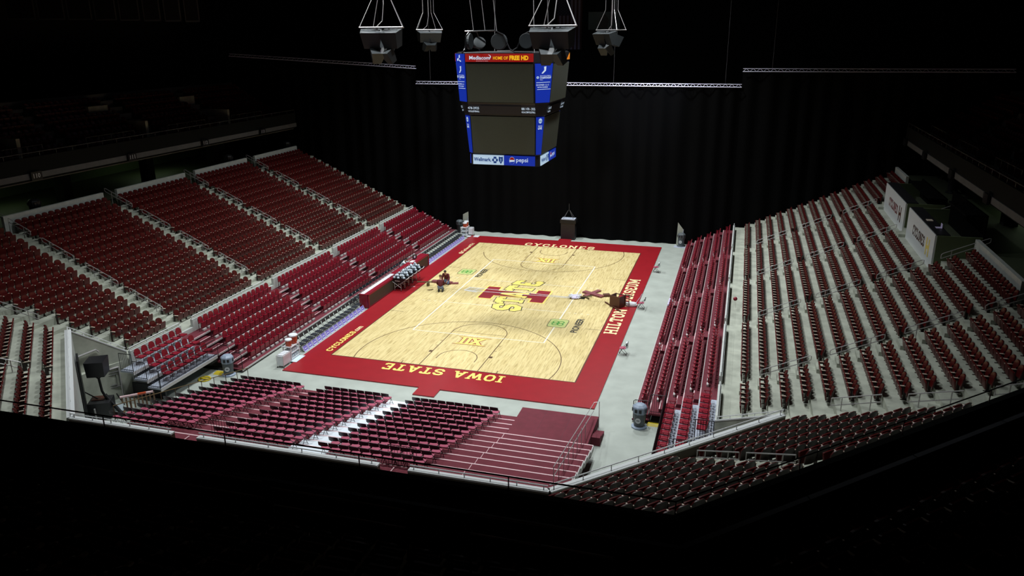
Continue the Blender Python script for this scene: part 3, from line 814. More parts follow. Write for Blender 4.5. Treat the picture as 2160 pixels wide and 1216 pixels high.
stuff('platform_seats', [(tele_parts(False), tele_rest)], 'crimson folded seats on the far parts of the telescopic platforms', 'seats')

# ---------------------------------------------------------------- aisle handrails
def handrail(x0, z0, x1, z1, y, label, group, hook=True):
    c = Vector(((x0+x1)/2, y, (z0+z1)/2)); th = thing('handrail', label, 'handrail', c, 0, group)
    def P(f, h): return (x0+(x1-x0)*f-c.x, 0, z0+(z1-z0)*f+h-c.z)
    ob('rail', MB().tube([P(0, .62), P(0, .84), P(.04, .88), P(1, .88), P(1.04, .84), P(1.04, .66), P(1, .62), P(0, .62)], .021, 6), 'steel', th)
    for f in (.22, .78): ob('post', MB().tube([P(f, 0), P(f, .88)], .021, 6), 'steel', th)
for sgn, side in ((-1, 'left'), (1, 'right')):
    for ai, a in enumerate(AISLES[:-1]):
        for n in range(4):
            xa = 17.35+3.03*n; xc = xa+2.15
            if sgn > 0 and a+.45 > YF: continue
            handrail(sgn*xa, zk((xa-16.75)/RP), sgn*xc, zk((xc-16.75)/RP), a+.36 if sgn < 0 else a+.1,
                     'steel handrail on the %s aisle of the %s stand, %s from the bottom' % (ORD[ai], side, ORD[n]), 'aisle handrails in the %s stand' % side)
for n, (xa, ya, xc, yc) in enumerate(((20.0, -22.35, 21.7, -23.2), (22.5, -23.75, 24.1, -24.6), (25.0, -24.9, 26.8, -25.6))):
    c = Vector((xa, ya, zk((xa-16.75)/RP))); d = Vector((xc, yc, zk((xc-16.75)/RP)))-c
    th = thing('handrail', 'steel handrail where right stand meets the corner stand, %s from the bottom' % ORD[n], 'handrail', c, 0, 'handrails at the corner seam')
    ob('rail', MB().tube([Vector((0, 0, .55)), Vector((0, 0, .88)), d+Vector((0, 0, .88)), d+Vector((0, 0, .55)), Vector((0, 0, .55))], .022, 6), 'steel', th)
    for f in (.22, .8): ob('post', MB().tube([d*f, d*f+Vector((0, 0, .88))], .022, 6), 'steel', th)
for n, (da, db) in enumerate(((31.3, 33.2), (33.5, 35.4))):
    a = Vector((*cxy(-10.1, da), ZC+RR*(da-31.1)/CP)); b = Vector((*cxy(-10.1, db), ZC+RR*(db-31.1)/CP)); d = b-a
    th = thing('handrail', 'grey handrail on the right corner stand aisle, %s from the wall' % ORD[n], 'handrail', a, 0, 'corner aisle handrails')
    ob('rail', MB().tube([Vector((0, 0, .62)), Vector((0, 0, .88)), d+Vector((0, 0, .88)), d+Vector((0, 0, .62)), Vector((0, 0, .62))], .022, 6), 'steel', th)
    for f in (.2, .75): ob('post', MB().tube([d*f, d*f+Vector((0, 0, .88))], .022, 6), 'steel', th)
for n, d_ in enumerate((30.9, 33.2)):
    a = Vector((*cxy(-11.2, d_, -1), ZC+RR*(d_-30.3)/.8)); b = Vector((*cxy(-11.2, d_+1.9, -1), ZC+RR*(d_+1.9-30.3)/.8)); d = b-a
    th = thing('handrail', 'steel handrail in the left corner stand aisle, %s from the bottom' % ORD[n], 'handrail', a, 0, 'left corner handrails')
    ob('rail', MB().tube([Vector((0, 0, .62)), Vector((0, 0, .88)), d+Vector((0, 0, .88)), d+Vector((0, 0, .62)), Vector((0, 0, .62))], .022, 6), 'steel', th)
    for f in (.2, .8): ob('post', MB().tube([d*f, d*f+Vector((0, 0, .88))], .022, 6), 'steel', th)
for n, (xa, xc) in enumerate(((20.2, 22.6),)):
    a = Vector((-xa, -21.0-.37*4.5-.35, zk((xa-16.75)/RP))); d = Vector((-xc, -21.0-.37*6.8-.35, zk((xc-16.75)/RP)))-a
    th = thing('handrail', 'steel handrail at the near end steps of the left stand', 'handrail', a, 0)
    ob('rail', MB().tube([Vector((0, 0, .62)), Vector((0, 0, .88)), d+Vector((0, 0, .88)), d+Vector((0, 0, .62)), Vector((0, 0, .62))], .022, 6), 'steel', th)
    for f in (.2, .8): ob('post', MB().tube([d*f, d*f+Vector((0, 0, .88))], .022, 6), 'steel', th)

# ---------------------------------------------------------------- riser platform with folding chairs
RX0, RX1, RS = -10.45, 10.15, 5.88
def ry(r): return -19.95-.77*r
def rz_(r): return .15+.165*r
def RL(m, oy, x0, y0, z0, x1, y1, z1, mi=0): m.box(x0, y0-oy, z0-FZ, x1, y1-oy, z1-FZ, mi)
for r in range(-1, 12):
    yt = -19.2 if r < 0 else ry(r); yb_ = ry(r+1) if r < 11 else -30.4; z = FZ+.03 if r < 0 else rz_(r); oy = (yt+yb_)/2
    xr = RX1 if r >= 3 else RS
    th = thing('riser_deck', 'maroon riser deck with pale front edge, %s level from the court' % ORD[r+1], 'riser', (0, oy, FZ), 0, 'maroon riser decks')
    m = MB(); RL(m, oy, RX0, yb_+.002, FZ if r < 3 else z-.3, xr, yt, z); ob('deck', m, 'carpet', th)
    if r >= 0: m = MB(); RL(m, oy, RX0, yt-.055, z-.02, xr, yt+.012, z+.008); ob('nosing', m, 'nosing', th)
    if r >= 3:
        m = MB(); RL(m, oy, RS-.012, yb_+.03, z, RS+.012, yt-.055, z+.004); ob('joint_strip', m, 'nosing', th)
        if r < 11: m = MB(); RL(m, oy, RX1-.01, yb_+.05, z-.25, RX1+.03, yt-.02, z+.005); ob('end_plate', m, 'foot_grey', th)
        m = MB(); RL(m, oy, 9.2, yb_+.01, FZ, 9.3, yt-.01, z-.3); ob('leg_panel', m, 'black_plastic', th)
    if r < 11: m = MB(); RL(m, oy, -1.60-.046*r, yb_+.003, z, .20-.046*r, yt-.056 if r >= 0 else yt, z+.012); ob('aisle_cover', m, 'aisle_white', th)
th = thing('stage_platform', 'large flat maroon platform at the right front corner of the risers', 'platform', (7.85, -20.6, FZ))
m = MB(); m.box(RS+.01-7.85, ry(3)+.02+20.6, 0, 9.83-7.85, -19.05+20.6, rz_(2)-FZ); ob('deck', m, 'carpet', th)
m = MB()
for x in (7.2, 8.5): m.box(x-.004-7.85, ry(3)+20.7, rz_(2)-FZ, x+.004-7.85, -19.05+20.6, rz_(2)-FZ+.002)
ob('panel_joint', m, 'crimson_dark', th)
m = MB()
for j in range(3): m.box(9.835-7.85, .4-.42*j, 0, 10.25-7.85, .8-.42*j, .18+.13*j)
ob('side_steps', m, 'carpet', th)
th = thing('handrail', 'steel double handrail down the right end of the riser decks', 'handrail', (9.62, -24, FZ)); m = MB()
for zz in (.42, .85): m.tube([(0, -19.3+24, rz_(2)-FZ+zz), (0, ry(10.5)+24, rz_(10.5)-FZ+zz)], .018, 5)
ob('rail', m, 'steel', th)
for r in np.linspace(2, 10.5, 8): ob('post', MB().tube([(0, ry(r)+24, rz_(max(2, math.floor(r)))-FZ), (0, ry(r)+24, rz_(r)-FZ+.85)], .016, 5), 'steel', th)
ob('end_post', MB().tube([(.25, -19.2+24, 0), (.25, -19.2+24, 1.45), (0, -19.3+24, 1.4)], .018, 5), 'steel', th)
th = thing('handrail', 'thin olive handrail rising along the left end of the riser decks', 'handrail', (-10.52, -18.8, FZ))
ob('rail', MB().tube([(0, 0, .7), (0, -9.8, 3.0)], .022, 6), 'olive', th)
for j in range(11): f = j/10; ob('post', MB().tube([(0, -9.8*f, 0), (0, -9.8*f, .7+2.3*f)], .018, 5), 'olive', th)
for xg, nm in ((-5.72, 'left'), (2.73, 'right')):       # bar gates at the two openings
    th = thing('bar_gate', 'dark maroon bar gate on the top riser decks by the %s wall opening' % nm, 'gate', (xg, -28.25, 1.8), 0, 'bar gates on the risers')
    m = MB()
    for zz in (.1, 1.0): m.tube([(0, 0, zz), (1.25, 0, zz)], .018, 5)
    ob('frame', m, 'crimson_dark', th); m = MB()
    for j in range(10): m.tube([(1.25*j/9, 0, 0), (1.25*j/9, 0, 1.0)], .012, 4)
    ob('bars', m, 'crimson_dark', th)
for xl, nm in ((-5.72, 'left'), (4.03, 'right')):
    th = thing('step_unit', 'low maroon step with pale edge strips at the %s opening of the near wall' % nm, 'steps', (xl-.6, -29.4, rz_(11)), 0, 'steps at the wall openings')
    m = MB(); m.box(-.68, -.5, 0, .6, .5, .06); ob('step', m, 'carpet', th)
    m = MB(); m.box(-.3, .2, .06, -.26, .75, .07); m.box(-.6, -.15, .06, 0, -.1, .075); m.box(-.04, -.2, .06, .02, .4, .09); ob('edge_strip', m, 'nosing', th)

# folding chair; faces +y, origin on the floor under the middle of the seat
def chair_parts(vin, backm, frm):
    seat = MB().add(slab_panel(.40, .39, .035, .07), T(0, -.17, .45, 0, -PI/2-.05))
    back = arch_panel(.43, .645, .845, .025, .05, .045, -.245, .18, 8, 2)
    fr = MB()
    for s in (-1, 1): fr.tube([(s*.215, .27, 0), (s*.215, .02, .44), (s*.215, -.20, .66), (s*.205, -.235, .82)], .013, 5)
    fr.tube([(-.215, .22, .09), (.215, .22, .09)], .010, 4)
    legs = []
    for s in (-1, 1): legs.append(MB().tube([(s*.19, .15, .44), (s*.19, -.25, 0)], .013, 5))
    bar = MB().tube([(-.19, -.20, .06), (.19, -.20, .06)], .010, 4); bar.tube([(-.19, .13, .42), (.19, .13, .42)], .010, 4)
    return [('seat', seat, vin), ('backrest', back, backm), ('frame', fr, frm), ('leg', legs[0], frm), ('leg', legs[1], frm), ('crossbar', bar, frm)]
Kf = Kind('folding_chair', 'chair', chair_parts('vinyl_maroon', 'chair_back', 'chair_frame'), '')
BLK = (('left', -9.87, 8), ('middle', -4.66, 8), ('right', .41, 10))
for c in range(12):
    z = (FZ+.03) if c == 0 else rz_(c-1); y = -20.07+.25-.77*c
    for nm, x0, n in BLK:
        for i in range(n):
            if nm == 'left' and c >= 11 and i >= 6: continue
            x = x0+.472*i-.046*c*(1.0 if nm != 'left' else 1.6)
            Kf.put((x, y, z), random.uniform(-.03, .03), 'maroon folding chair, %s from the left, row %s, %s riser block' % (ORD[i], ORD[c], nm), 'maroon folding chairs in the %s riser block' % nm)
side_lab = ('at the far sideline, white towel on its back', 'by the far middle of right sideline, beside the white net pile', 'at the near right sideline, white towel on its back')
for (x, y), lb in zip(((9.62, 8.95), (9.62, -.55), (9.62, -9.4)), side_lab):
    Kf.put((x, y, FZ), PI/2, 'maroon folding chair '+lb, 'folding chairs on the right sideline')
Kb = Kind('bench_chair', 'chair', chair_parts('black_vinyl', 'black_vinyl', 'black_metal'), '')
for nm, y0, n in (('near', -14.05, 15), ('far', 6.6, 17)):
    for i in range(n):
        y = y0+(.56 if nm == 'near' else .545)*i
        Kb.put((-9.95, y, FZ), -PI/2, 'black padded folding chair, %s from the near end of the %s team bench' % (ORD[i], nm), '%s team bench chairs' % nm)
        # low panel leaning on the chair front
        th = thing('sign_board', 'low purple board with white edging before the %s chair of the %s bench' % (ORD[i], nm), 'board', (-9.53, y, FZ), -PI/2, 'purple boards before the benches') if (nm, i) == ('near', 0) else None
        if th:
            PANEL = th
            ob('panel', MB().add(slab_panel(.46, .34, .012, .02), T(0, 0, 0.005, 0, .45)), 'purple_panel', th)
            e = MB()
            for (a, b, c_, d) in ((-.25, 0, -.21, .36), (.21, 0, .25, .36), (-.25, 0, .25, .045), (-.12, .14, .12, .19)): e.box(a, .006, b, c_, .016, d)
            ob('edging', MB().add(e, T(0, 0, 0.005, 0, .45)), 'purple_edge', th)
        else: dup(PANEL, (-9.53, y, FZ), -PI/2, 'low purple board with white edging before the %s chair of the %s bench' % (ORD[i], nm))
for i in range(19):
    Kb.put((-10.75, -5.3+.55*i, FZ), -PI/2, 'black chair behind the scorer table, %s from the near end' % ORD[i], 'black chairs behind the scorer table')

# ================================================================ SCOREBOARD
LV = [(17.62, 3.42, 2.37), (17.0, 3.42, 2.37), (16.95, 3.40, 2.36), (14.42, 3.16, 2.36), (14.35, 3.12, 2.36), (13.6, 2.9, 2.34), (13.52, 2.80, 2.32), (10.95, 2.55, 2.26), (10.9, 2.52, 2.26), (10.15, 2.52, 2.26)]
def octo(d, w): return [(-w, -d), (w, -d), (d, -w), (d, w), (w, d), (-w, d), (-d, w), (-d, -w)]
sb = thing('scoreboard', 'hanging four-sided scoreboard with dark video screens and blue corner panels over the court', 'scoreboard', (0, 0, 10.15))
mb = MB(); vs = [(x, y, z-10.15) for z, d, w in LV for x, y in octo(d-.04, w-.03)]; n = len(LV)
fs = [(i*8+k, (i+1)*8+k, (i+1)*8+(k+1) % 8, i*8+(k+1) % 8) for i in range(n-1) for k in range(8)]
fs += [tuple(range(7, -1, -1))[::-1], tuple(range((n-1)*8, n*8))[::-1]]
ob('body', mb.raw(vs, fs), 'black_plastic', sb)
def lev(z):
    for (a, b) in zip(LV, LV[1:]):
        if b[0] <= z <= a[0]:
            f = (z-b[0])/(a[0]-b[0]+1e-9); return b[1]+(a[1]-b[1])*f, b[2]+(a[2]-b[2])*f
def face_pt(side, u, z, out=.03):
    """side 0..3 main faces (0 near, 1 right, 2 far, 3 left), 4..7 chamfers (4 near-right ...); u in -1..1 left to right seen from outside"""
    d, w = lev(z)
    if side < 4: p = np.array((u*w, -d-out)); a = side*PI/2
    else:
        o_ = octo(d, w); A, B = np.array(o_[1]), np.array(o_[2]); p = A+(B-A)*(u+1)/2; e = (B-A)/np.hypot(*(B-A)); p = p+np.array((e[1], -e[0]))*out; a = (side-4)*PI/2
    c, s = math.cos(a), math.sin(a)
    return (p[0]*c-p[1]*s, p[0]*s+p[1]*c, z-10.15)
def fpanel(name, side, u0, u1, z0, z1, m, out=.03):
    P = [face_pt(side, u, z, o) for o in (out-.05, out) for u, z in ((u0, z0), (u1, z0), (u1, z1), (u0, z1))]
    mb = MB().raw(P, [(4, 5, 6, 7), (0, 1, 5, 4), (1, 2, 6, 5), (2, 3, 7, 6), (3, 0, 4, 7)]); return ob(name, mb, m, sb)
def ftext(text, side, u0, u1, z0, z1, m, bold=.02, out=.045, name='lettering'):
    vs, fs = font_mb(text, bold); a = np.array(vs); mn = a.min(0); mx = a.max(0)
    P = [face_pt(side, u0+(u1-u0)*(p[0]-mn[0])/(mx[0]-mn[0]), z0+(z1-z0)*(p[1]-mn[1])/(mx[1]-mn[1]), out) for p in vs]
    return ob(name, MB().raw(P, fs), m, sb)
def fpoly(polys, side, m, out=.045, name='emblem'):
    mb = MB()
    for q in polys: mb.poly([face_pt(side, u, z, out) for u, z in q])
    return ob(name, mb, m, sb)
def disc(u, z, ru, rz, n=16, a0=0, a1=2*PI): return [(u+ru*math.cos(a0+(a1-a0)*i/n), z+rz*math.sin(a0+(a1-a0)*i/n)) for i in range(n+(1 if a1-a0 < 6 else 0))]
for s in range(4):
    fpanel('upper_screen', s, -.97, .96, 14.46, 16.93, 'screen_off'); fpanel('lower_screen', s, -.97, .97, 10.98, 13.5, 'screen_off')
    fpanel('middle_band', s, -.62, .58, 13.66, 14.22, 'black_plastic', .02)
    fpanel('ad_panel', s, -.98, .975, 17.06, 17.58, 'led_red' if s != 1 else 'black_metal')
    if s != 1:
        ftext('Mediacom', s, -.86, -.26, 17.20, 17.44, 'led_white'); ftext('DIGITAL', s, -.66, -.30, 17.10, 17.13, 'led_white', 0)
        fpoly([disc(-.30, 17.38, .07, .13, 10, -1.0, 1.6)+disc(-.31, 17.38, .055, .115, 10, 1.6, -1.0)], s, 'led_white')
        ftext('HOME OF', s, -.17, .26, 17.2, 17.41, 'led_gold'); ftext('FREE HD', s, .30, .84, 17.17, 17.46, 'led_gold', .05)
    else:
        fpoly([[(.55, 17.1), (.95, 17.1), (.95, 17.55)]], s, 'led_orange'); ftext('24', s, .70, .92, 17.13, 17.33, 'led_red')
    fpanel('ad_panel', s, -.985, 0, 10.2, 10.86, 'led_pale'); fpanel('ad_panel', s, 0, .975, 10.2, 10.86, 'led_blue')
    ftext('Wellmark.', s, -.96, -.40, 10.42, 10.68, 'led_navy', .03)
    cross = [[(-.37, 10.45), (-.19, 10.45), (-.19, 10.62), (-.37, 10.62)], [(-.325, 10.32), (-.235, 10.32), (-.235, 10.76), (-.325, 10.76)]]
    fpoly(cross, s, 'led_navy'); fpoly([disc(-.28, 10.535, .035, .1)], s, 'led_pale', .05)
    fpoly([[(-.16, 10.78), (-.16, 10.5), (-.095, 10.27), (-.03, 10.5), (-.03, 10.78), (-.095, 10.74)]], s, 'led_navy'); ftext('1', s, -.11, -.08, 10.42, 10.66, 'led_pale')
    fpoly([disc(.26, 10.53, .085, .25, 20)], s, 'led_white'); fpoly([disc(.26, 10.545, .078, .22, 10, .15, PI-.15)], s, 'led_red', .05); fpoly([disc(.26, 10.505, .078, .22, 10, PI+.35, 2*PI-.15)], s, 'led_blue', .05)
    ftext('pepsi', s, .39, .76, 10.36, 10.72, 'led_white', .01)
    c = s+4
    fpanel('corner_panel', c, -.92, .92, 14.46, 16.95 if s == 0 else 17.56, 'led_blue'); fpanel('corner_panel', c, -.92, .92, 10.98, 13.5, 'led_blue')
    if s != 0: fpoly([[(-.1, 17.45), (.1, 17.5), (.12, 17.3), (-.05, 17.28)], [(-.4, 17.25), (-.1, 17.3), (-.2, 17.1), (-.45, 17.12)], [(0, 17.2), (.35, 17.1), (.3, 17.04), (-.05, 17.12)]], c, 'led_white', .05)
    fpoly([[(-.02, 16.75), (.22, 16.78), (.2, 16.5), (-.12, 16.32), (-.28, 16.33), (.02, 16.55)]], c, 'led_white', .05)
    fpoly([disc(-.68, 16.08, .15, .08)], c, 'led_pale', .05); ftext('NCAA', c, -.80, -.56, 16.05, 16.11, 'led_navy', .02, .055)
    ftext('2014 VOLLEYBALL', c, -.42, .80, 16.13, 16.22, 'led_white', 0); ftext('CHAMPIONSHIP', c, -.42, .82, 16.00, 16.11, 'led_white', .03); ftext('FINALS', c, -.42, -.1, 15.9, 15.96, 'led_white', 0)
    fpoly([[(-.85, 15.74), (.75, 15.76), (.75, 15.79), (-.85, 15.77)]], c, 'led_white'); fpoly([[(-.75, 15.3), (.88, 15.32), (.88, 15.35), (-.75, 15.33)]], c, 'led_white')
    ftext('DECEMBER 12-13', c, -.85, .62, 15.55, 15.66, 'led_white', 0); ftext('HILTON COLISEUM', c, -.72, .50, 15.42, 15.50, 'led_white', .02)
    fpoly([disc(0, 13.25, .42, .17)], c, 'led_pale', .05); ftext('NCAA', c, -.34, .34, 13.18, 13.3, 'led_navy', .02, .055); ftext('WATCH', c, -.5, .5, 12.86, 12.95, 'led_white', .02); ftext('LIVE', c, -.5, .5, 12.68, 12.83, 'led_white', .04)
    ftext('888 / 478 - 2925', s, .60, 1.0, 13.98, 14.14, 'led_white', .01, .05); ftext('NCAA.COM/VOLLEYBALL', s, .60, 1.0, 13.78, 13.90, 'led_white', .02, .05)
    ftext('478-2925', s, -1.0, -.66, 13.98, 14.14, 'led_white', .01, .05); ftext('VOLLEYBALL', s, -1.0, -.66, 13.78, 13.90, 'led_white', .02, .05)
    # black crest with arches on top of each side
    a = s*PI/2; M = Matrix.Rotation(a, 4, 'Z')
    cr = MB().tube([M @ Vector(p) for p in [(-2.6, -3.3, 7.45), (-2.35, -3.3, 7.7), (-2.3, -3.3, 8.5), (-1.95, -3.3, 8.82), (-.3, -3.3, 8.86), (.25, -3.3, 8.6), (.5, -3.3, 8.1), (.7, -3.3, 7.7), (1.05, -3.3, 7.5), (2.2, -3.3, 7.47)]], .05, 6)
    ob('crest_tube', cr, 'black_metal', sb)
    dm = MB().lathe([(.50, -.12), (.54, -.1), (.54, .1), (.50, .12)], n=20).xf(M @ T(-.05, -3.2, 8.18, 0, PI/2)); ob('drum', dm, 'speaker_grey', sb)
    lm = MB().lathe([(.12, -.35), (.35, .0), (.40, .28), (.36, .3)], n=14).xf(M @ T(-1.45, -3.1, 8.0, .5, PI/2-.5)); ob('spotlight', lm, 'speaker_grey', sb, sm=True)
ca = MB()
for x in (-2.0, -1.2, -.4): ca.tube([(x, -2.6, 8.85), (x-.35, -2.6, 12.0), (x-.4, -2.4, 22)], .022, 5); ca.tube([(x-.6, -2.6, 8.84), (x, -2.6, 8.84)], .04, 5)
for x, y in ((2, 2), (-2, 2), (2, -2)): ca.tube([(x, y, 7.4), (x*.8, y*.8, 22)], .02, 5)
ob('suspension_cable', ca, 'steel', sb)

# ================================================================ SPEAKER CLUSTERS
def cabinet(w, d, h, tap): return MB().raw([(x, y, z) for z, k in ((0, tap), (h, 1)) for x, y in ((-w/2*k, -d/2*k), (w/2*k, -d/2*k), (w/2*k, d/2*k), (-w/2*k, d/2*k))], [(3, 2, 1, 0), (4, 5, 6, 7), (0, 1, 5, 4), (1, 2, 6, 5), (2, 3, 7, 6), (3, 0, 4, 7)])
for (x, y, z, rot, sc, lb) in ((-4.05, -12, 19.15, .1, 1., 'hanging speaker cluster left of the scoreboard, larger of the two there'), (5.75, -12, 19.15, -.1, 1.03, 'hanging speaker cluster in front of the scoreboard right corner'),
                          (-11.1, 12, 19.25, .6, .92, 'small hanging speaker cluster just left of the scoreboard top'), (4.75, 12, 19.1, -.7, 1.02, 'hanging speaker cluster right of the scoreboard top')):
    th = thing('speaker_cluster', lb, 'speakers', (x, y, z), rot, 'hanging speaker clusters'); th.scale = (sc, sc, sc)
    fr = MB()
    tri = [(-1.25, -.5, 0), (1.25, -.5, 0), (.9, .75, 0), (-.9, .75, 0)]
    fr.tube(tri, .045, 6, closed=True); fr.tube([(-.35, -.5, 0), (-.35, .75, 0)], .04, 6); fr.tube([(.35, -.5, 0), (.35, .75, 0)], .04, 6)
    ob('frame', fr, 'steel', th)
    ch = MB()
    for p in tri: ch.tube([p, (p[0]*.42, p[1]*.4, 1.5)], .022, 5); ch.tube([(p[0]*.42, p[1]*.4, 1.5), (p[0]*.38, p[1]*.35, 10)], .02, 5)
    ch.tube([(-.5, .1, 0), (-.1, .1, .35), (.05, 0, 1.2), (.05, 0, 8)], .03, 5)
    ob('chain', ch, 'steel', th)
    for (cx, cy, cz, w, d, h, tp, r, tilt) in ((-.62, -.35, -1.05, 1.15, .75, .9, .72, .25, .3), (.62, -.35, -1.05, 1.15, .75, .9, .72, -.25, .3), (-.45, -.25, -1.85, .8, .55, .75, .6, .6, .6), (.45, -.15, -1.85, .8, .55, .75, .6, -.6, .6), (0, .4, -1.2, .9, .7, .8, .7, 3.0, .3)):
        ob('speaker_box', cabinet(w, d, h, tp).xf(T(cx, cy, cz, r, tilt)), 'speaker_grey', th)
    for (cx, cy, cz, l) in ((-.62, -.42, -.14, 1.1), (.62, -.42, -.14, 1.1)): ob('top_bar', MB().box(cx-l/2, cy-.06, cz-.03, cx+l/2, cy+.06, cz+.03), 'steel', th)
    ob('hanger', MB().tube([(.1, -.3, -.2), (.1, -.3, -1.15)], .02, 5).tube([(.5, -.3, -.2), (.5, -.3, -1.15)], .02, 5), 'steel', th)

# ================================================================ CURTAINS, TRUSSES, BANNERS
def curtain(name, x0, x1, y, z0, z1, label, n=None, amp=.10, hem=None):
    n = n or int((x1-x0)/.16); vs = []; fs = []
    rows = [0, .06, .3, 1.]
    for i in range(n+1):
        x = x0+(x1-x0)*i/n; ph = x*4.2+.8*math.sin(x*.9)
        for j, f in enumerate(rows):
            zz = (z0+.05*abs(math.sin(x*1.7))+(hem(x) if hem else 0)) if j == 0 else z0+(z1-z0)*f
            vs.append((x-(x0+x1)/2, amp*math.sin(ph)*(1.3-.5*f)+.06*math.sin(x*1.3), zz))
    R = len(rows)
    for i in range(n):
        for j in range(R-1): a = i*R+j; fs.append((a, a+R, a+R+1, a+1))
    o = ob(name, MB().raw(vs, fs), 'velvet', None, ((x0+x1)/2, y, 0), sm=True); tag(o, label, 'curtain')
    return o
YC = 18.75
curtain('stage_curtain', -15.3, 15.2, YC, FZ, 14.3, 'wide black pleated curtain behind the far end of the court', hem=lambda x: .35*math.exp(-((x-1.2)/.35)**2)+.25*math.exp(-((x+.95)/.35)**2))
curtain('stage_curtain', -36, -15.3, YC, FZ, 15.75, 'black curtain cutting off the left stand, left of the centre curtain', 120)
curtain('stage_curtain', 15.2, 36, YC, FZ, 15.65, 'black curtain cutting off the right stand, right of the centre curtain', 120)
def truss(x0, x1, y, z0, z1, label, cables):
    c = Vector(((x0+x1)/2, y, (z0+z1)/2)); th = thing('lighting_truss', label, 'truss', c, 0, 'trusses carrying the black curtains')
    def P(x, dy, dz): return (x-c.x, dy, z0+(z1-z0)*(x-x0)/(x1-x0)-c.z+dz)
    for dy, dz in ((-.15, 0), (.15, 0), (0, .24)): ob('chord', MB().tube([P(x0, dy, dz), P(x1, dy, dz)], .030, 6), 'alu', th)
    lc = MB(); n = int((x1-x0)/.55)
    for i in range(n+1):
        xa = x0+(x1-x0)*i/n; xm = x0+(x1-x0)*min(1, (i+.5)/n)
        lc.tube([P(xa, -.15, 0), P(xa, .15, 0)], .016, 4)
        if i < n: lc.tube([P(xa, -.15, 0), P(xm, 0, .24)], .014, 4); lc.tube([P(xm, 0, .24), P(x0+(x1-x0)*(i+1)/n, -.15, 0)], .014, 4)
    ob('lacing', lc, 'alu', th)
    for x in cables: ob('cable', MB().tube([P(x, 0, .24), P(x, 0, 14)], .012, 4), 'rail_grey', th)
truss(-15.3, 15.2, YC, 14.33, 14.33, 'bright aluminium truss on top of the centre curtain', (-13.8, 4.0, 13.8))
truss(-36, -15.3, YC, 16.9, 15.75, 'dim aluminium truss on top of the left curtain', (-19,))
truss(15.2, 36, YC, 15.65, 15.7, 'aluminium truss on top of the right curtain', (17.6,))
# flag and banners beyond the curtain
fl = thing('flag', 'american flag hanging straight down beyond the curtain', 'flag', (-1.72, 26, 17.4))
w = 2.5/13
for i in range(13): ob('stripe', MB().box(-1.25+w*i, -.01, 0, -1.25+w*(i+1), .01, 5.6 if i > 6 else 3.2), 'flag_red' if i % 2 == 0 else 'flag_white', fl)
ob('canton', MB().box(-1.25, -.012, 3.2, -1.25+7*w, .012, 5.6), 'flag_blue', fl)
st = MB()
for i in range(8):
    for j in range(9): st.poly([(-1.18+i*.165+.05*math.cos(a)*(1 if k % 2 else .4), -.016, 3.32+j*.25+(.12 if i % 2 else 0)+.05*math.sin(a)*(1 if k % 2 else .4)) for k, a in enumerate([2*PI*q/10 for q in range(10)])])
ob('stars', st, 'flag_white', fl)
bn = thing('banner', 'pale teal rectangular banner hanging high beyond the right speaker cluster', 'banner', (1.72, 26, 19.25))
ob('cloth', MB().box(-1.56, -.01, 0, 1.56, .01, 1.65), 'banner_teal', bn); ob('figure', MB().poly([(-.5, -.02, .1), (.3, -.02, .15), (.5, -.02, .9), (.1, -.02, 1.45), (-.3, -.02, 1.2)]), 'speaker_grey', bn)
bp0 = None
for i in range(8):
    px0, px1 = (15, 82, 144, 201, 253, 303, 347, 390)[i], (78, 140, 197, 249, 298, 342, 385, 424)[i]
    def bpx(px, Y=-6.):
        dd = np.array(CR)*((px-1080)/FPX)+_f+CU*(562/FPX); t = (Y-CAM[1])/dd[1]; return CAM[0]+dd[0]*t
    x0, x1 = bpx(px0), bpx(px1)
    th = thing('hanging_banner', 'dark banner with pale edge at the upper left, %s from the left' % ORD[i], 'banner', ((x0+x1)/2, -6., 20.02-.045*i), 0, 'row of dark banners at the upper left')
    h = (x1-x0)/2-.08
    ob('cloth', MB().box(-h, -.02, 0, h, .02, 4.5), 'banner_dark', th); e = MB()
    for a in (-h, h-.06): e.box(a, -.03, 0, a+.06, .03, 4.5)
    e.box(-h, -.03, 0, h, .03, .1); ob('edging', e, 'banner_edge', th)

# ================================================================ PRESS BOXES in the right stand
for i, (y0, y1, lb) in enumerate(((-8.05, -.5, 'white press box with lettering on the front, nearer one in the right stand'), (.8, 8.55, 'white press box with lettering on the front, farther one in the right stand'))):
    th = thing('press_box', lb, 'press box', (26.2, (y0+y1)/2, 6.2), 0, 'press boxes in the right stand'); h = (y1-y0)/2
    ob('front_panel', MB().box(-.1, -h, -.3, 0, h, 2.0), 'white_paint', th)
    for s in (-1, 1): ob('side_panel', MB().box(0, s*h-.05, -.3, 2.2, s*h+.05, 2.0), 'green_wall', th)
    ob('counter', MB().box(-.05, -h, 1.98, .65, h, 2.05), 'black_plastic', th)
    ob('floor_deck', MB().box(0, -h+.05, .7, 2.6, h-.05, .8), 'fascia_dark', th)
    # lettering reads from the court: facing -x, reading direction is -y
    Q, W = strokes('CYCLONES', gap=.1); mbq = MB()
    for q_ in Q: mbq.poly([(-.108, 1.9-p[0]/W*3.4, .75+p[1]*.62) for p in q_][::-1])
    ob('lettering', mbq, 'logo_maroon' if i else 'wood_brown', th)
    em = MB()
    for (a, b, c, d) in ((-1.85, .5, -1.65, 1.5), (-2.45, .5, -2.25, 1.5), (-2.25, .9, -1.85, 1.1)): em.box(-.112, a-.35, b, -.102, c-.35, d)
    ob('emblem', em, 'gold' if i == 0 else 'wood_brown', th)
    ob('back_drape', MB().box(2.2, -h, .3, 2.3, h, 3.2 if i == 0 else 2.4), 'velvet', th)
    ob('roof', MB().box(1.2, -h-.0, 3.1 if i == 0 else 2.3, 2.3, h-3.6 if i == 0 else h-1, 3.2 if i == 0 else 2.4), 'velvet', th)
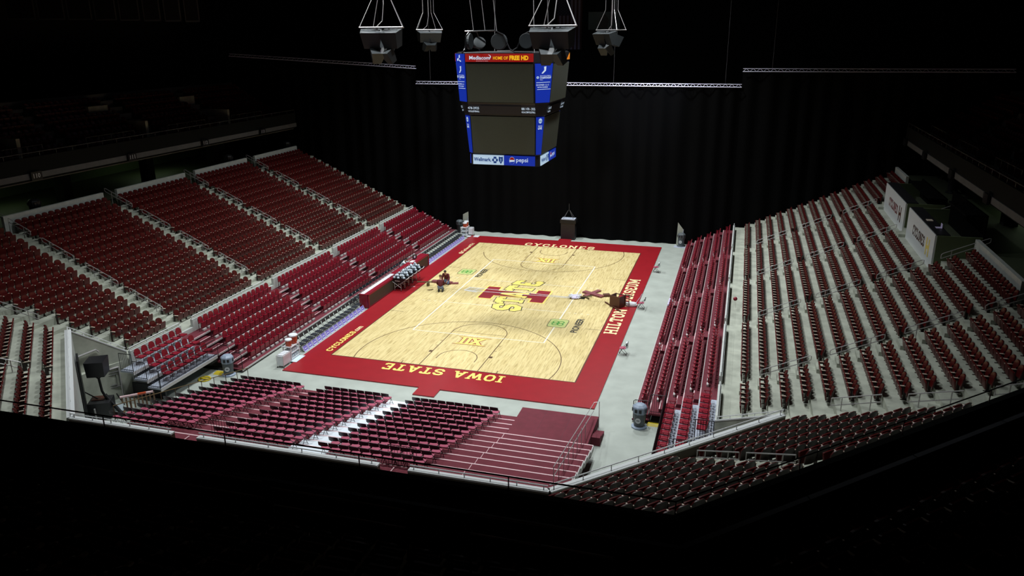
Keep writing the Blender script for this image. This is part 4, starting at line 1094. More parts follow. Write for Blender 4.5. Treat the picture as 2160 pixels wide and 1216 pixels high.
o = ob('laptop', MB().box(-.15, -.2, 0, .15, .2, .02).add(MB().box(.13, -.2, 0, .15, .2, .25)), 'lavender', None, (26.6, -6.3, 8.25)); tag(o, 'pale laptop on the counter of the nearer press box', 'laptop')
o = ob('paper_pad', MB().box(-.16, -.22, 0, .16, .22, .03), 'arm_cream', None, (26.5, -4.4, 8.25)); tag(o, 'cream paper pad lying on the nearer press box counter', 'paper')

# trash bins: square body, tapered lid with openings, round white label
def trash_bin(loc, label, rz, body='grey_bin', lid='grey_lid', sc=1.):
    th = thing('trash_bin', label, 'trash bin', loc, rz, 'trash bins'); th.scale = (sc, sc, sc)
    ob('base', MB().lathe([(.40, 0), (.40, .07), (.33, .10)], n=10), lid if body == 'grey_bin' else body, th)
    ob('body', MB().lathe([(.27, .08), (.33, .80)], n=16), body, th, sm=True)
    ob('lid', MB().lathe([(.36, .80), (.37, .85), (.37, 1.12), (.34, 1.17), (.22, 1.26), (.05, 1.29)], n=8), lid, th)
    for a in (0, PI/2, PI, 1.5*PI): ob('opening', MB().box(-.17, -.355, .90, .17, -.335, 1.07).xf(Matrix.Rotation(a+PI/8*0, 4, 'Z')), 'black_plastic', th)
    ob('round_label', MB().lathe([(.14, 0), (.14, .012)], n=18).xf(T(0, -.31, .47, 0, PI/2-.07)), 'sign_white', th)
    ob('label_mark', MB().box(-.07, -.335, .46, .07, -.322, .50), 'grey_bin', th)
    return th
trash_bin((-12.0, -18.55, FZ), 'grey trash bin beside the left platform near end, by the riser chairs', .45)
trash_bin((11.8, -18.55, FZ), 'grey trash bin beside the right platform near end', -.12)
trash_bin((-10.92, 18.05, FZ), 'dark trash bin at the far left, beside the curtain', .9, 'black_plastic', 'grey_bin')
trash_bin((10.92, 18.05, FZ), 'dark trash bin at the far right, in front of the curtain', -.2, 'grey_bin', 'grey_bin')
for x, y, lb in ((-28.9, -14.1, 'black trash bin on the left concourse, below the first section sign'), (-28.9, 6.9, 'black trash bin on the left concourse, middle of the stand'), (-28.9, 16.6, 'black trash bin on the left concourse, beside the curtain')):
    trash_bin((x, y, 7.3), lb, 1.3, 'black_plastic', 'black_plastic', 1.05)
trash_bin((31.0, 10.6, 7.3), 'black trash bin on the right concourse behind the press boxes', 1.3, 'black_plastic', 'black_plastic', 1.25)

# ================================================================ COURTSIDE OBJECTS
def bx_(x0, y0, z0, x1, y1, z1): return MB().box(x0, y0, z0, x1, y1, z1)
# scorer table
sc_ = thing('scorer_table', 'long scorer table with dark front panels and maroon frame on the left sideline', 'table', (-9.7, 0, 0)); 
ob('front_panel', bx_(.335, -5.62, .06, .37, 5.62, .90), 'screen_off', sc_)
m = MB(); m.box(.33, -5.75, .90, .40, 5.8, 1.0); m.box(.33, -5.75, .0, .40, -5.62, .95); m.box(.33, 5.62, 0, .40, 5.8, .95); m.box(.33, -5.7, 0, .38, 5.7, .06); ob('front_frame', m, 'seat_crimson', sc_)
ob('top', bx_(-.35, -5.75, .93, .36, 5.8, 1.0), 'seat_crimson', sc_)
for y in (-5.75, 5.72): ob('end_panel', bx_(-.35, y, 0, .36, y+.08, .93), 'seat_crimson', sc_)
for y in (-3, 0, 3): ob('leg', bx_(-.3, y-.03, FZ, -.24, y+.03, .93), 'black_metal', sc_)
o = ob('paper_runner', bx_(-.16, -2.6, 0, .16, 2.6, .008), 'white_plastic', None, (-9.84, -3.05, 1.0)); tag(o, 'long white paper runner on the near half of the scorer table', 'paper')
mo = thing('monitor', 'small black monitor on the far half of the scorer table', 'monitor', (-9.8, 3.95, 1.0), -.4)
ob('screen', bx_(-.03, -.24, .06, .0, .24, .38), 'black_plastic', mo); ob('stand', bx_(-.09, -.10, 0, .06, .10, .02).box(-.03, -.03, .02, .0, .03, .08), 'black_plastic', mo)
ob('picture', bx_(.001, -.1, .12, .004, .08, .3), 'lavender', mo)
o = ob('paper_stack', bx_(-.15, -.3, 0, .15, .3, .03), 'white_plastic', None, (-9.72, 3.2, 1.0)); tag(o, 'white paper sheets beside the black monitor on the scorer table', 'paper')
# ball carts
def ball_cart(y, label):
    th = thing('ball_cart', label, 'ball cart', (-8.9, y, 0), 0, 'black ball carts before the scorer table')
    w0, w1, z0, z1, d = .33, .68, .62, 1.02, .32
    vs = [(-w0, -d*.8, z0), (w0, -d*.8, z0), (w0, d*.8, z0), (-w0, d*.8, z0), (-w1, -d, z1), (w1, -d, z1), (w1, d, z1), (-w1, d, z1)]
    k = .02
    vi = [(x*.96, yy*.94, z+(.02 if z < .8 else 0)) for x, yy, z in vs]
    fs = [(3, 2, 1, 0), (0, 1, 5, 4), (1, 2, 6, 5), (2, 3, 7, 6), (3, 0, 4, 7)]
    fs += [tuple(8+i for i in f[::-1]) for f in fs] + [(4, 5, 13, 12), (5, 6, 14, 13), (6, 7, 15, 14), (7, 4, 12, 15)]
    ob('bin', MB().raw(vs+vi, fs), 'black_plastic', th)
    rim = MB()
    for s in (-1, 1): rim.tube([(s*w1, -d, z1), (s*w1*1.02, -d*.5, z1-.06), (s*w1*1.02, d*.5, z1-.06), (s*w1, d, z1)], .02, 5)
    ob('rim', rim, 'white_plastic', th)
    fr = MB()
    for yy in (-d, d):
        fr.tube([(-w1, yy, z1-.1), (.26, yy, .28)], .015, 5); fr.tube([(w1, yy, z1-.1), (-.26, yy, .28)], .015, 5)
        for s in (-1, 1): fr.tube([(s*.26, yy, .05), (s*.26, yy, .6)], .016, 5)
    ob('leg_frame', fr, 'steel', th)
    for s in (-1, 1):
        for yy in (-d, d): ob('caster', MB().lathe([(.03, -.012), (.045, -.012), (.045, .012), (.03, .012)], n=10).xf(T(s*.26, yy, .045, 0, 0, PI/2)), 'black_plastic', th)
    return th
for i in range(5):
    c = ball_cart(-1.25+.76*i, 'black fabric ball cart full of volleyballs, %s from the near end' % ORD[i])
    if i == 0: ob('lettering', text3('Molten', (-.20, -.345, .80), (1, 0, 0), (0, -.18, 1), .40, .085, .04, .006), 'white_plastic', c)
BALL = None; nb = 0
for i in range(5):
    for j, (dx, dy, dz) in enumerate(((-.42, -.08, 0), (-.2, .12, 0), (0, -.12, 0), (.2, .1, .0), (.42, -.05, 0), (-.3, .02, .15), (-.08, .0, .17), (.14, -.03, .17), (.32, .06, .14), (0., .05, .30))):
        if i == 0 and j == 9: continue
        loc = (-8.9+dx+random.uniform(-.03, .03), -1.25+.76*i+dy+random.uniform(-.03, .03), 1.0+dz)
        lb = 'pale volleyball, %s from the left in the %s ball cart from the near end' % (ORD[j], ORD[i])
        if BALL is None:
            mbb = MB().sphere((0, 0, 0), .105, 14, 9)
            for pi_, f in enumerate(mbb.f): mbb.m[pi_] = 1 if (pi_//14 in (2, 6) or pi_ % 14 in (2, 7)) else 0
            BALL = tag(ob('volleyball', mbb, ['ball_white', 'deck_grey'], None, loc, sm=True), lb, 'ball', 'volleyballs piled in the carts')
        else:
            b = BALL.copy(); COL.objects.link(b); b.location = loc; b.rotation_euler = (random.random()*3, random.random()*3, 0); b['label'] = lb
        nb += 1
# coolers, water carts, hampers
def cooler(loc, label, sc=1):
    th = thing('drink_cooler', label, 'cooler', loc, 0, 'orange drink coolers'); th.scale = (sc,)*3
    ob('body', MB().lathe([(.16, 0), (.18, .03), (.19, .36)], n=18), 'orange_cooler', th, sm=True)
    ob('lid', MB().lathe([(.21, .36), (.22, .38), (.22, .43), (.19, .46)], n=18), 'white_plastic', th, sm=True)
    ob('spigot', MB().box(.17, -.02, .05, .24, .02, .09), 'white_plastic', th)
def rack(loc, label):
    th = thing('shelf_cart', label, 'cart', loc, 0, 'white shelf carts')
    for z in (.12, .48, .86): ob('shelf', MB().box(-.28, -.48, z, .28, .48, z+.05), 'white_plastic', th)
    for x in (-.26, .26):
        for y in (-.46, .46): ob('post', MB().box(x-.025, y-.025, .06, x+.025, y+.025, .95), 'white_plastic', th); 
    for x in (-.26, .26):
        for y in (-.46, .46): ob('caster', MB().lathe([(.02, -.02), (.05, -.02), (.05, .02), (.02, .02)], n=10).xf(T(x, y, .05, 0, 0, PI/2)), 'black_plastic', th)
    ob('handle', MB().tube([(-.26, -.48, .95), (-.26, -.62, 1.0), (.26, -.62, 1.0), (.26, -.48, .95)], .018, 5), 'white_plastic', th)
    for z in (.17, .53):
        for k in range(4): ob('bottle_crate', MB().box(-.22, -.42+.22*k, z, .20, -.24+.22*k, z+.16), 'ball_white', th)
rack((-9.78, -15.35, FZ), 'white shelf cart with two orange coolers at the near left court corner'); rack((-9.9, 16.75, FZ), 'white shelf cart with orange coolers at the far left court corner')
cooler((-9.75, -15.62, .85), 'orange cooler with white lid on the near shelf cart, nearer one'); cooler((-9.75, -15.08, .85), 'orange cooler with white lid on the near shelf cart, farther one', 1.25)
cooler((-9.85, 16.55, .85), 'orange cooler with white lid on the far shelf cart, nearer one'); cooler((-9.85, 17.0, .85), 'orange cooler with white lid on the far shelf cart, farther one', 1.15)
for loc, lb in (((-9.62, -16.45, FZ), 'white cloth laundry hamper on wheels at the near left court corner'), ((-9.35, 17.0, FZ), 'white cloth hamper beside the far shelf cart')):
    th = thing('hamper', lb, 'hamper', loc, 0, 'white laundry hampers'); h_ = .42 if loc[1] < 0 else .22
    ob('bag', MB().box(-.20, -h_, .14, .20, h_, .74), 'white_plastic', th); fr = MB()
    for x in (-.22, .22):
        for y in (-h_-.02, h_+.02): fr.tube([(x, y, .06), (x, y, .78)], .012, 5)
    fr.tube([(-.22, -h_-.02, .78), (.22, -h_-.02, .78), (.22, h_+.02, .78), (-.22, h_+.02, .78)], .012, 5, closed=True); ob('frame', fr, 'steel', th)
    for x in (-.22, .22):
        for y in (-h_, h_): ob('caster', MB().sphere((x, y, .04), .04, 8, 5), 'black_plastic', th)
    for k in range(3): ob('towel', MB().box(-.18, -h_+.05+.26*k*(h_/.42), .74, .18, -h_+.25+.26*k*(h_/.42), .80), 'white_plastic', th)
for (x0, y0, x1, y1, lb) in ((-9.55, -16.0, -9.1, -14.95, 'pale blue and white mat on the floor beside the near shelf cart'), (-8.9, 16.2, -8.4, 16.85, 'white mat at the far left court corner'), (-9.6, 16.15, -9.2, 16.6, 'small white mat before the far shelf cart')):
    th = ob('floor_mat', MB().box(-(x1-x0)/2, -(y1-y0)/2, 0, (x1-x0)/2, (y1-y0)/2, .02), 'ball_white' if y0 < 0 else 'white_plastic', None, ((x0+x1)/2, (y0+y1)/2, .002)); tag(th, lb, 'mat', 'white floor mats')
# far goal unit behind the baseline
g = thing('padded_case', 'tall black padded case with pale blue top standing at the far baseline tab', 'case', (.22, 18.12, 0))
ob('body', MB().box(-.70, -.4, 0, .68, .40, 1.9), 'black_plastic', g); ob('skirt_flap', MB().box(-.78, -.45, 1.55, .76, .43, 1.9), 'black_metal', g); ob('top', MB().box(-.66, -.42, 1.9, .64, .42, 1.98), 'deck_grey', g)
m = MB()
for x, y in ((-.5, -.3), (.5, -.3), (.5, .3), (-.5, .3)): m.tube([(x, y, 1.98), (x*.15, y*.15, 2.75)], .018, 5)
m.tube([(0, 0, 2.75), (0, 0, 3.4)], .015, 5); ob('sling', m, 'rail_grey', g)
for sgn, lb, x in ((-1, 'grey slanted panel standing against the curtain at the far left', -10.45), (1, 'grey slanted panel standing against the curtain at the far right', 10.75)):
    w_ = thing('wedge_panel', lb, 'panel', (x, 18.45, FZ), 0, 'grey slanted panels')
    ob('panel', MB().raw([(-.32, 0, 0), (.32, 0, 0), (.30, 0, 1.75+.3*(-sgn)), (-.25, 0, 1.95+.2*sgn), (-.32, .08, 0), (.32, .08, 0), (.30, .08, 1.75+.3*(-sgn)), (-.25, .08, 1.95+.2*sgn)], [(0, 1, 2, 3), (7, 6, 5, 4), (0, 4, 5, 1), (1, 5, 6, 2), (2, 6, 7, 3), (3, 7, 4, 0)]), 'concrete', w_)
    ob('brace', MB().raw([(-.05, -.02, .1), (.3, -.02, .1), (.3, -.02, 1.6), (-.05, -.05, .1), (.3, -.05, .1), (.3, -.05, 1.6)], [(0, 1, 2), (5, 4, 3), (0, 3, 4, 1), (1, 4, 5, 2), (2, 5, 3, 0)]), 'deck_grey', w_)
o = ob('floor_mat', MB().box(-.55, -.4, 0, .55, .4, .015), 'deck_grey', None, (10.85, 17.8, FZ)); tag(o, 'blue grey mat on the floor before the far right slanted panel', 'mat')
# volleyball equipment on the court
net = thing('volleyball_net', 'white edged volleyball net lying stretched across the centre logo', 'net', (0, .3, .016))
ob('band', flat([seg(-3.95, .52, 4.2, .12, .07)], 0).add(flat([seg(-4.05, -.32, 4.2, -.02, .07)], 0)), 'white_plastic', net)
ob('end_band', flat([seg(-4.05, -.32, -3.85, .55, .07), seg(-3.35, -.38, -3.1, .48, .05), seg(-3.95, -.34, -2.95, -.55, .10)], .001), 'white_plastic', net)
m = MB()
for i in range(9): y = -.25+.07*i; m.add(flat([seg(-4.0+.02*i, y+.02, -2.9, y, .012)], .0005))
for i in range(12): x = -4.0+.1*i; m.add(flat([seg(x, -.3, x+.2, .45, .012)], .0005))
ob('mesh', m, 'net_grey', net)
np_ = thing('net_pile', 'bundle of white net and straps at the right end of the net', 'net', (4.55, .42, .01))
m = MB(); rnd = random.Random(3)
for i in range(16):
    p = [(rnd.uniform(-.55, .5), rnd.uniform(-.45, .5), rnd.uniform(.02, .22)) for _ in range(4)]; m.tube(p, .022, 4)
ob('strap', m, 'white_plastic', np_); m = MB().sphere((0, 0, .08), .42, 12, 6, 0, .3); ob('bundle', m, 'lavender', np_)
bs = thing('net_stand', 'black folded net post base beside the white net bundle', 'post', (5.2, .55, .01))
ob('arm', MB().tube([(-.25, -.2, .08), (.55, .35, .1)], .05, 6).tube([(.0, .25, .08), (.45, -.3, .08)], .05, 6), 'olive', bs); ob('plate', MB().box(-.25, -.3, 0, .1, .25, .05), 'black_metal', bs)
def pad(pts, w, h, label, segn=6, m='pad_maroon'):
    p = np.array(pts[0]); q_ = np.array(pts[1]); L = np.hypot(*(q_-p)); a = math.atan2(*(q_-p)[::-1]); c = (p+q_)/2
    th = thing('post_pad', label, 'pad', (c[0], c[1], .008), a, 'maroon net post pads')
    for i in range(segn): ob('pad_section', MB().box(-L/2+L*i/segn+.008, -w/2, 0, -L/2+L*(i+1)/segn-.008, w/2, h), m, th)
    for i in range(1, segn): ob('strap', MB().box(-L/2+L*i/segn-.02, -w/2-.01, .02, -L/2+L*i/segn+.02, -w/2+.004, h*.7), 'wood_brown', th)
pad(((4.95, 1.85), (6.55, 1.0)), .42, .13, 'long maroon padded post cover lying right of the net bundle', 7)
pad(((5.2, .85), (6.05, 2.5)), .34, .10, 'maroon padded cover crossing under the long one right of the net', 4)
pad(((6.55, 1.35), (7.0, 1.55)), .45, .14, 'short maroon pad folded at the right end of the long cover', 1, 'wood_brown')
pad(((-7.25, 1.35), (-5.55, 1.25)), .40, .15, 'maroon padded post cover behind the two kneeling workers', 5)
pad(((-5.75, 1.25), (-5.05, 1.45)), .28, .08, 'narrow pink topped pad at the right of the kneeling workers', 2)
tb = thing('net_bracket', 'dark olive post bracket with pole lying on the left sideline', 'post', (-7.35, .35, .01))
ob('pole', MB().tube([(-.75, -.05, .25), (.45, .15, .28)], .05, 6), 'olive', tb); ob('foot', MB().box(.1, -.18, 0, .28, .02, .26), 'olive', tb)
for i, (x, y, lb) in enumerate(((-6.75, -.75, 'left'), (-6.6, -.72, 'middle'), (-6.48, -.62, 'right'))):
    o = ob('hand_tool', MB().tube([(-.10, 0, .02), (.06, .03, .03)], .02, 5).box(.05, -.02, 0, .12, .06, .05), 'olive', None, (x, y, .006), .6*i); tag(o, 'small dark tool on the floor beside the kneeling workers, %s of three' % lb, 'tool', 'small tools on the court')
o = ob('tape_mark', flat([seg(-.16, -.1, .16, .1, .04), seg(-.16, .1, .16, -.1, .04)], .003), 'nosing', None, (-8.25, -.15, 0)); tag(o, 'pale tape cross on the red border beside the ball carts', 'tape')
rs = thing('referee_stand', 'brown box shaped referee stand lying on the right sideline with long poles', 'stand', (7.75, -1.0, .006), -.45)
m = MB(); 
for (a, b, c, d) in ((-.42, -.03, .42, .03),): m.box(a, b, 0, c, d, .85)
m.box(-.42, .0, 0, -.36, .75, .85); m.box(.36, .0, 0, .42, .75, .85); ob('box', m, 'wood_brown', rs)
ob('pole', MB().tube([(-1.15, .45, .05), (.9, -.55, .08)], .045, 6).tube([(-.4, .7, .8), (.9, .9, .8)], .035, 6), 'wood_brown', rs)
ob('ladder', MB().tube([(.45, .7, .1), (.45, .7, .95), (.75, .7, .95), (.75, .7, .1)], .03, 5).tube([(.45, .7, .4), (.75, .7, .4)], .025, 5).tube([(.45, .7, .65), (.75, .7, .65)], .025, 5), 'wood_brown', rs)
tp = thing('net_roll', 'white folded net roll lying on the border before the middle sideline chair', 'net', (8.85, -.35, .004))
for i, (z, r) in enumerate(((0, .42), (.09, .46), (.18, .40))): ob('fold', MB().lathe([(r*.9, z), (r, z+.03), (r, z+.07), (r*.85, z+.1)], n=16, sy=.55), 'white_plastic', tp, sm=True)
ob('cord', MB().tube([(.3, .1, .2), (.55, .3, .55), (.72, .35, .88)], .02, 5), 'lavender', tp)
for (x, y), lb in zip(((9.86, 8.95), (9.86, -9.4)), ('far', 'near')):
    t_ = ob('towel', MB().box(-.06, -.16, .42, -.03, .16, .80).box(-.06, -.16, .80, .04, .16, .825).box(.02, -.16, .45, .045, .16, .825), 'shirt_white', None, (x, y, FZ)); tag(t_, 'white towel over the back of the %s sideline chair' % lb, 'towel', 'towels on the sideline chairs')
o = ob('foam_tube', MB().tube([(0, -.75, 0), (0, .75, 0)], .06, 8), 'lavender', None, (11.45, .7, .2)); tag(o, 'white tube lying on the right platform edge', 'tube')
rb = thing('balloon', 'small red balloon beside a seat in the right stand', 'balloon', (16.0, -4.95, 2.55)); ob('bulb', MB().sphere((0, 0, .12), .13, 12, 8), 'seat_crimson', rb, sm=True); ob('string', MB().tube([(0, 0, 0), (.05, 0, -.5)], .006, 4), 'nosing', rb)
o = ob('paper_sheet', MB().box(-.16, -.12, 0, .16, .12, .012), 'white_plastic', None, (-17.0, -20.2, 2.60)); tag(o, 'white paper on the armrest of a left stand seat', 'paper')
# yellow floor things
for (x, y, z, lb, kk) in ((-12.95, -19.5, FZ, 'yellow ring shaped cable coil on the floor in the left tunnel', 0), (-12.6, -18.5, FZ, 'yellow floor ramp beside the left trash bin', 1), (12.5, -18.1, FZ, 'yellow floor ramp beside the right trash bin', 1)):
    if kk: o = ob('floor_ramp', MB().raw([(-.35, -.25, 0), (.35, -.25, 0), (.35, .25, 0), (-.35, .25, 0), (-.3, -.12, .10), (.3, -.12, .10), (.3, .12, .10), (-.3, .12, .10)], [(3, 2, 1, 0), (4, 5, 6, 7), (0, 1, 5, 4), (1, 2, 6, 5), (2, 3, 7, 6), (3, 0, 4, 7)]), 'yellow', None, (x, y, z))
    else: o = ob('cable_coil', MB().tube([(.32*math.cos(a), .32*math.sin(a), .04) for a in np.linspace(0, 2*PI, 19)[:-1]], .05, 6, closed=True).tube([(-.3, 0, .06), (.3, .02, .06)], .05, 6), 'yellow', None, (x, y, z))
    tag(o, lb, 'ramp' if kk else 'cable')
# left tunnel: lift cart with speaker box, pipe gate, barricade
lf = thing('speaker_lift', 'black speaker box on a pole above a wheeled lift cart in the left corner tunnel', 'speaker lift', (-14.75, -24.6, FZ), .5)
ob('speaker_box', MB().raw([(-.42, -.40, 2.35), (.42, -.46, 2.35), (.45, .42, 2.35), (-.36, .36, 2.35), (-.46, -.44, 3.15), (.46, -.50, 3.15), (.49, .46, 3.2), (-.40, .40, 3.2)], [(3, 2, 1, 0), (4, 5, 6, 7), (0, 1, 5, 4), (1, 2, 6, 5), (2, 3, 7, 6), (3, 0, 4, 7)]).xf(T(-.35, .0, 0)), 'black_plastic', lf)
ob('yoke', MB().tube([(-.7, 0, 2.4), (-.35, 0, 2.1), (0.0, 0, 2.4)], .04, 6), 'black_metal', lf)
ob('pole', MB().tube([(-.35, 0, 2.15), (-.30, 0, 1.4), (-.1, -.05, .9)], .065, 8), 'black_metal', lf)
ob('mast', MB().tube([(-.2, 0, 1.2), (.55, -.25, .12)], .09, 8), 'black_metal', lf)
m = MB(); m.box(.10, -.32, .12, .45, -.12, .5); ob('motor_cover', m.xf(T(.1, .1, 0, 0, -.5)), 'ball_white', lf)
ob('cart_body', MB().box(-.95, -.55, .12, .10, .45, .95), 'black_plastic', lf); ob('cart_top', MB().box(-.85, -.15, .95, -.25, .4, .99), 'wood_brown', lf)
ob('brace', MB().tube([(-1.3, .1, 1.5), (.4, -.1, .3)], .03, 6).tube([(.5, .5, .3), (.3, .2, 1.1)], .03, 6), 'black_metal', lf)
for x, y in ((-.85, -.5), (0, -.5), (.6, -.35), (.6, .35), (-.85, .4)): ob('wheel', MB().lathe([(.04, -.03), (.10, -.03), (.10, .03), (.04, .03)], n=12).xf(T(x, y, .10, .2, 0, PI/2)), 'black_plastic', lf)
ob('strut', MB().box(-.62, -.62, .1, -.56, -.56, .8).xf(T(0, 0, 0, 0, .1)), 'steel', lf)
def pipe(ob_name, th, runs, r, m):
    mm = MB()
    for run in runs: mm.tube(run, r, 6)
    ob(ob_name, mm, m, th)
gt = thing('pipe_gate', 'grey pipe framed gate standing against the concrete tunnel wall, left corner', 'gate', (-16.2, -23.6, FZ), 1.131)
pipe('frame', gt, [[(-.97, 0, .72), (.97, 0, .72), (.97, 0, 1.58), (-.97, 0, 1.58), (-.97, 0, .72)], [(-.82, 0, .85), (.82, 0, .85), (.82, 0, 1.45), (-.82, 0, 1.45), (-.82, 0, .85)], [(-.8, 0, 1.4), (.3, 0, .8)]], .03, 'rail_grey'); pipe('top_rail', gt, [[(-1.0, 0, 1.80), (1.0, 0, 1.80)]], .05, 'steel'); pipe('hook', gt, [[(-.9, .0, 2.98), (.05, .0, 3.1), (.17, .0, 2.95)]], .05, 'steel'); pipe('post', gt, [[(-.95, 0, 0), (-.95, 0, 2.98)], [(1.02, 0, 0), (1.02, 0, 1.8)]], .04, 'steel')
o = ob('tunnel_door', MB().box(-.6, -.05, 0, .6, .05, 3.6), 'black_metal', None, (-15.3, -25.62, FZ), -PI/4); tag(o, 'narrow black door leaf standing open on the left corner diagonal wall', 'door')
bc = thing('barricade', 'low wooden slatted barricade with pale orange top bar behind the lift cart', 'barricade', (-13.9, -23.6, FZ), .75)
ob('top_bar', MB().box(-.85, -.06, .80, .75, .06, .88), 'nosing', bc); ob('orange_bar', MB().box(.0, -.065, .81, .4, .065, .89), 'orange_cooler', bc)
for i in range(9): ob('slat', MB().box(-.8+.19*i, -.03, .12, -.72+.19*i, .03, .80), 'wood_pale', bc)
ob('foot', MB().box(-.8, -.25, 0, -.7, .25, .08).box(.65, -.25, 0, .75, .25, .08), 'wood_pale', bc)

# ================================================================ PEOPLE
def skin_obj(name, verts, edges, radii, m, parent, lv=2):
    me = bpy.data.meshes.new(name); me.from_pydata(verts, edges, []); me.materials.append(MATS[m])
    o = bpy.data.objects.new(name, me); COL.objects.link(o)
    md = o.modifiers.new('skin', 'SKIN'); md.use_smooth_shade = True
    for i, r in enumerate(radii):
        sv = me.skin_vertices[0].data[i]; r = r if isinstance(r, tuple) else (r, r); sv.radius = r; sv.use_root = (i == 0)
    s = o.modifiers.new('sub', 'SUBSURF'); s.levels = lv; s.render_levels = lv
    o.parent = parent; return o
def person(label, loc, rz, J, top, topm, pantm, hairm, shoem='black_plastic'):
    """J: joint dict, facing +y local"""
    th = thing('person', label, 'person', loc, rz)
    V = []; E = []; R = []
    def add(p, r, par=None):
        V.append(tuple(p)); R.append(r); i = len(V)-1
        if par is not None: E.append((par, i))
        return i
    pel = add(J['pelvis'], .13); ch = add(J['chest'], .15, pel); nk = add(J['neck'], .055, ch)
    hd0 = add(J['head']-J['hdir']*.05+J['hfwd']*.01, .085, nk); hd1 = add(J['head']+J['hdir']*.06, (.088, .10), hd0); add(J['head']+J['hdir']*.13, .05, hd1)
    add(J['head']+J['hfwd']*.115, .016, hd0)
    side = J['hfwd'].cross(J['hdir'])
    for s in (-1, 1): add(J['head']+side*(s*.098), .014, hd0)
    for s in 'LR':
        sh = add(J['sh'+s], .065, ch); el = add(J['el'+s], .045, sh); wr = add(J['wr'+s], .030, el)
        d = (J['wr'+s]-J['el'+s]).normalized(); pm = add(J['wr'+s]+d*.07, (.042, .02), wr); lat = d.cross(Vector((0, 0, 1))).normalized()
        for k, (o_, L_) in enumerate(((-.03, .055), (-.01, .068), (.01, .065), (.03, .05))):
            a = add(J['wr'+s]+d*(.09+L_*.5)+lat*o_-Vector((0, 0, .008)), .009, pm); add(J['wr'+s]+d*(.09+L_)+lat*o_*1.1-Vector((0, 0, .025)), .008, a)
        add(J['wr'+s]+d*.06+lat*(.06 if s == 'L' else -.06), .010, pm)
        hp = add(J['hip'+s], .085, pel); kn = add(J['kn'+s], .06, hp); an = add(J['an'+s], .04, kn); add(J['toe'+s], .035, an)
    skin_obj('body', V, E, R, 'skin', th)
    # garment: torso and sleeves
    Vt = [J['pelvis']+(J['chest']-J['pelvis'])*.05, J['pelvis']+(J['chest']-J['pelvis'])*.5, J['chest'], J['chest']+(J['neck']-J['chest'])*.7]; Rt = [(.20, .17), (.20, .165), (.205, .16), (.09, .09)]; Et = [(0, 1), (1, 2), (2, 3)]
    for s in 'LR':
        b = len(Vt); Vt += [J['sh'+s], J['el'+s], J['wr'+s]+(J['el'+s]-J['wr'+s])*.12]; Rt += [.095, .075, .055]; Et += [(2, b), (b, b+1), (b+1, b+2)]
    skin_obj(top, [tuple(v) for v in Vt], Et, Rt, topm, th)
    Vp = [J['pelvis']]; Rp = [(.175, .16)]; Ep = []
    for s in 'LR':
        b = len(Vp); Vp += [J['hip'+s], J['kn'+s], J['an'+s]]; Rp += [.115, .088, .06]; Ep += [(0, b), (b, b+1), (b+1, b+2)]
    skin_obj('jeans', [tuple(v) for v in Vp], Ep, Rp, pantm, th)
    hq = J['head']+J['hdir']*.075-J['hfwd']*.025
    hr = MB().sphere((0, 0, 0), .112, 14, 9); hr.v = [(x, y, max(z, -.05-.5*y if y < .02 else -.0)) for x, y, z in hr.v]
    q_ = J['hdir'].to_track_quat('Z', 'Y'); Mx = Matrix.Translation(hq) @ Matrix((side.to_4d()[:3], J['hfwd'].to_4d()[:3], J['hdir'].to_4d()[:3])).transposed().to_4x4()
    ob('hair', hr.xf(Mx), hairm, th, sm=True)
    for s in (-1, 1):
        e = J['head']+J['hfwd']*.088+J['hdir']*.035+side*(s*.034); ob('eye', MB().sphere(tuple(e), .013, 8, 5), 'black_plastic', th)
    mth = J['head']+J['hfwd']*.092-J['hdir']*.045; ob('mouth', MB().sphere(tuple(mth), .016, 8, 4, 0, .4), 'pad_maroon', th)
    for s in 'LR':
        d = (J['toe'+s]-J['an'+s]); ob('shoe', MB().tube([J['an'+s]-d*.25, J['an'+s]+d*.3, J['toe'+s]+d*.35], [.05, .058, .04], 8), shoem, th, sm=True)
    return th
Vc = Vector
def kneel(lean, arms):
    J = dict(pelvis=Vc((0, -.22, .34)), chest=Vc((0, -.22+.34*lean, .72)), neck=Vc((0, -.22+.55*lean, .92)))
    J['head'] = J['neck']+Vc((0, .06+.06*lean, .14)); J['hdir'] = Vc((0, .35*lean, 1)).normalized(); J['hfwd'] = Vc((0, 1, -.35*lean)).normalized()
    for s, x in (('L', -1), ('R', 1)):
        J['sh'+s] = J['chest']+Vc((x*.20, .02, .10)); J['el'+s] = J['chest']+Vc((x*.28, .12*arms, -.18)); J['wr'+s] = J['chest']+Vc((x*.16, .32*arms+.02, -.36))
        J['hip'+s] = Vc((x*.11, -.18, .32)); J['kn'+s] = Vc((x*.17, .18, .085)); J['an'+s] = Vc((x*.14, -.28, .07)); J['toe'+s] = Vc((x*.14, -.40, .045))
    return J
person('person in a maroon sweatshirt and blue jeans kneeling at the left side, facing the camera', (-5.95, 1.08, .004), PI+.15, kneel(.75, 1.), 'sweatshirt', 'hoodie', 'jeans', 'hair_dark')
person('person in a maroon sweatshirt and grey jeans kneeling with back to the camera', (-5.78, -.55, .004), .30, kneel(.45, .9), 'sweatshirt', 'hoodie', 'jeans_grey', 'hair_brown')
J = dict(pelvis=Vc((0, -.12, .52)), chest=Vc((0, .16, .90)), neck=Vc((0, .30, 1.06)))
J['head'] = J['neck']+Vc((0, .10, .13)); J['hdir'] = Vc((0, .4, 1)).normalized(); J['hfwd'] = Vc((0, 1, -.4)).normalized()
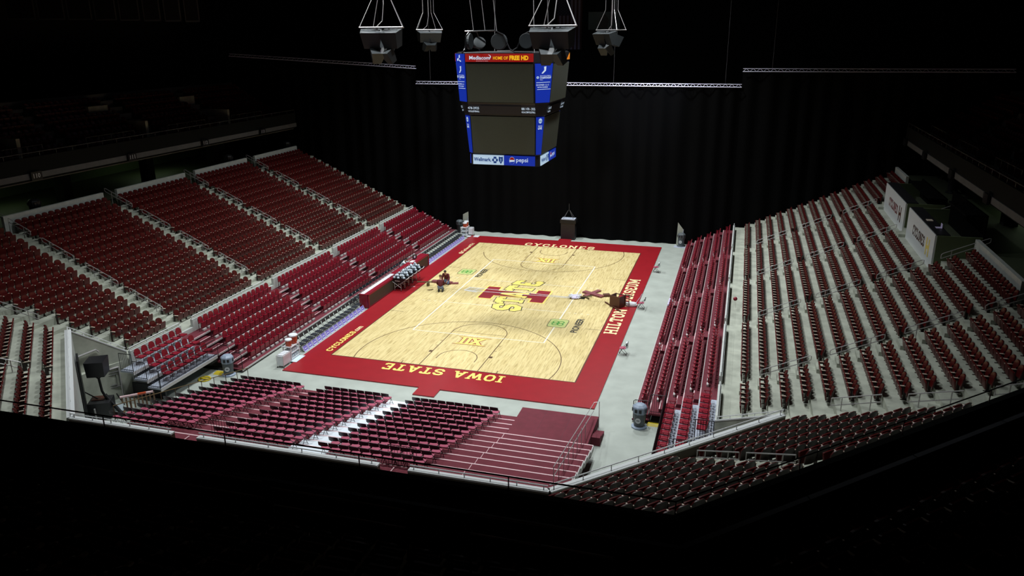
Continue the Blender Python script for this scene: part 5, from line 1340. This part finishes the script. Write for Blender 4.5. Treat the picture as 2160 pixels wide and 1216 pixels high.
for s, x in (('L', -1), ('R', 1)):
    J['sh'+s] = J['chest']+Vc((x*.20, .03, .08)); J['el'+s] = J['chest']+Vc((x*.27, .26, -.02)); J['wr'+s] = J['chest']+Vc((x*.15, .48, .20))
    J['hip'+s] = Vc((x*.11, -.08, .50)); J['kn'+s] = Vc((x*.13, .34, .48)); J['an'+s] = Vc((x*.13, .30, .09)); J['toe'+s] = Vc((x*.13, .42, .05))
person('person in a white shirt seated behind the scorer table, leaning toward the monitor', (-10.62, 3.1, FZ), -PI/2+.25, J, 'shirt', 'shirt_white', 'jeans_grey', 'hair_dark')

# ================================================================ LIGHT
W_ = bpy.data.worlds.new('world'); SC.world = W_; W_.use_nodes = True
W_.node_tree.nodes['Background'].inputs[0].default_value = (.5, .6, 1, 1); W_.node_tree.nodes['Background'].inputs[1].default_value = 0.
def spot(name, loc, target, power, ang, blend, col, rad):
    l = bpy.data.lights.new(name, 'SPOT'); l.energy = power; l.spot_size = math.radians(ang); l.spot_blend = blend; l.color = col; l.shadow_soft_size = rad
    o = bpy.data.objects.new(name, l); COL.objects.link(o); o.location = loc
    o.rotation_euler = (Vector(target)-Vector(loc)).to_track_quat('-Z', 'Y').to_euler(); return o
LP = 12800
for x in (-7, 7):
    for y in (-16, -5, 6, 15):
        spot('arena_lamp', (x, y, 28.5), (x*1.0, y*.9, 0), LP, 110, 1.0, (.93, .98, 1.0), .45)
for x in (-10, 10): spot('arena_lamp', (x, -27, 28.5), (x*1.1, -27, 0), LP*.8, 90, 1.0, (.93, .98, 1.0), .45)
for x in (-8, 8): spot('truss_lamp', (x, 9, 26), (x*.9, 18.75, 14.35), 9000, 30, .8, (.75, .78, 1.0), .3)
# weak greenish tubes over the two concourses
for sgn in (-1, 1):
    for y in (-13, 3):
        l = bpy.data.lights.new('concourse_lamp', 'AREA'); l.energy = 14; l.size = .4; l.size_y = 5; l.shape = 'RECTANGLE'; l.color = (.75, 1, .6)
        o = bpy.data.objects.new('concourse_lamp', l); COL.objects.link(o); o.location = (sgn*34, y, 9.7)

# ================================================================ CAMERA
cd = bpy.data.cameras.new('camera'); cam = bpy.data.objects.new('camera', cd); COL.objects.link(cam)
cd.sensor_width = 36; cd.sensor_fit = 'HORIZONTAL'; cd.lens = FPX/2160*36; cd.clip_end = 300
M = Matrix.Identity(4)
for i in range(3): M[i][0] = CR[i]; M[i][1] = CU[i]; M[i][2] = -_f[i]; M[i][3] = CAM[i]
cam.matrix_world = M; SC.camera = cam
vs_ = SC.view_settings; vs_.view_transform = 'Standard'; vs_.look = 'None'; vs_.exposure = 0.0; vs_.gamma = 1; vs_.use_curve_mapping = False
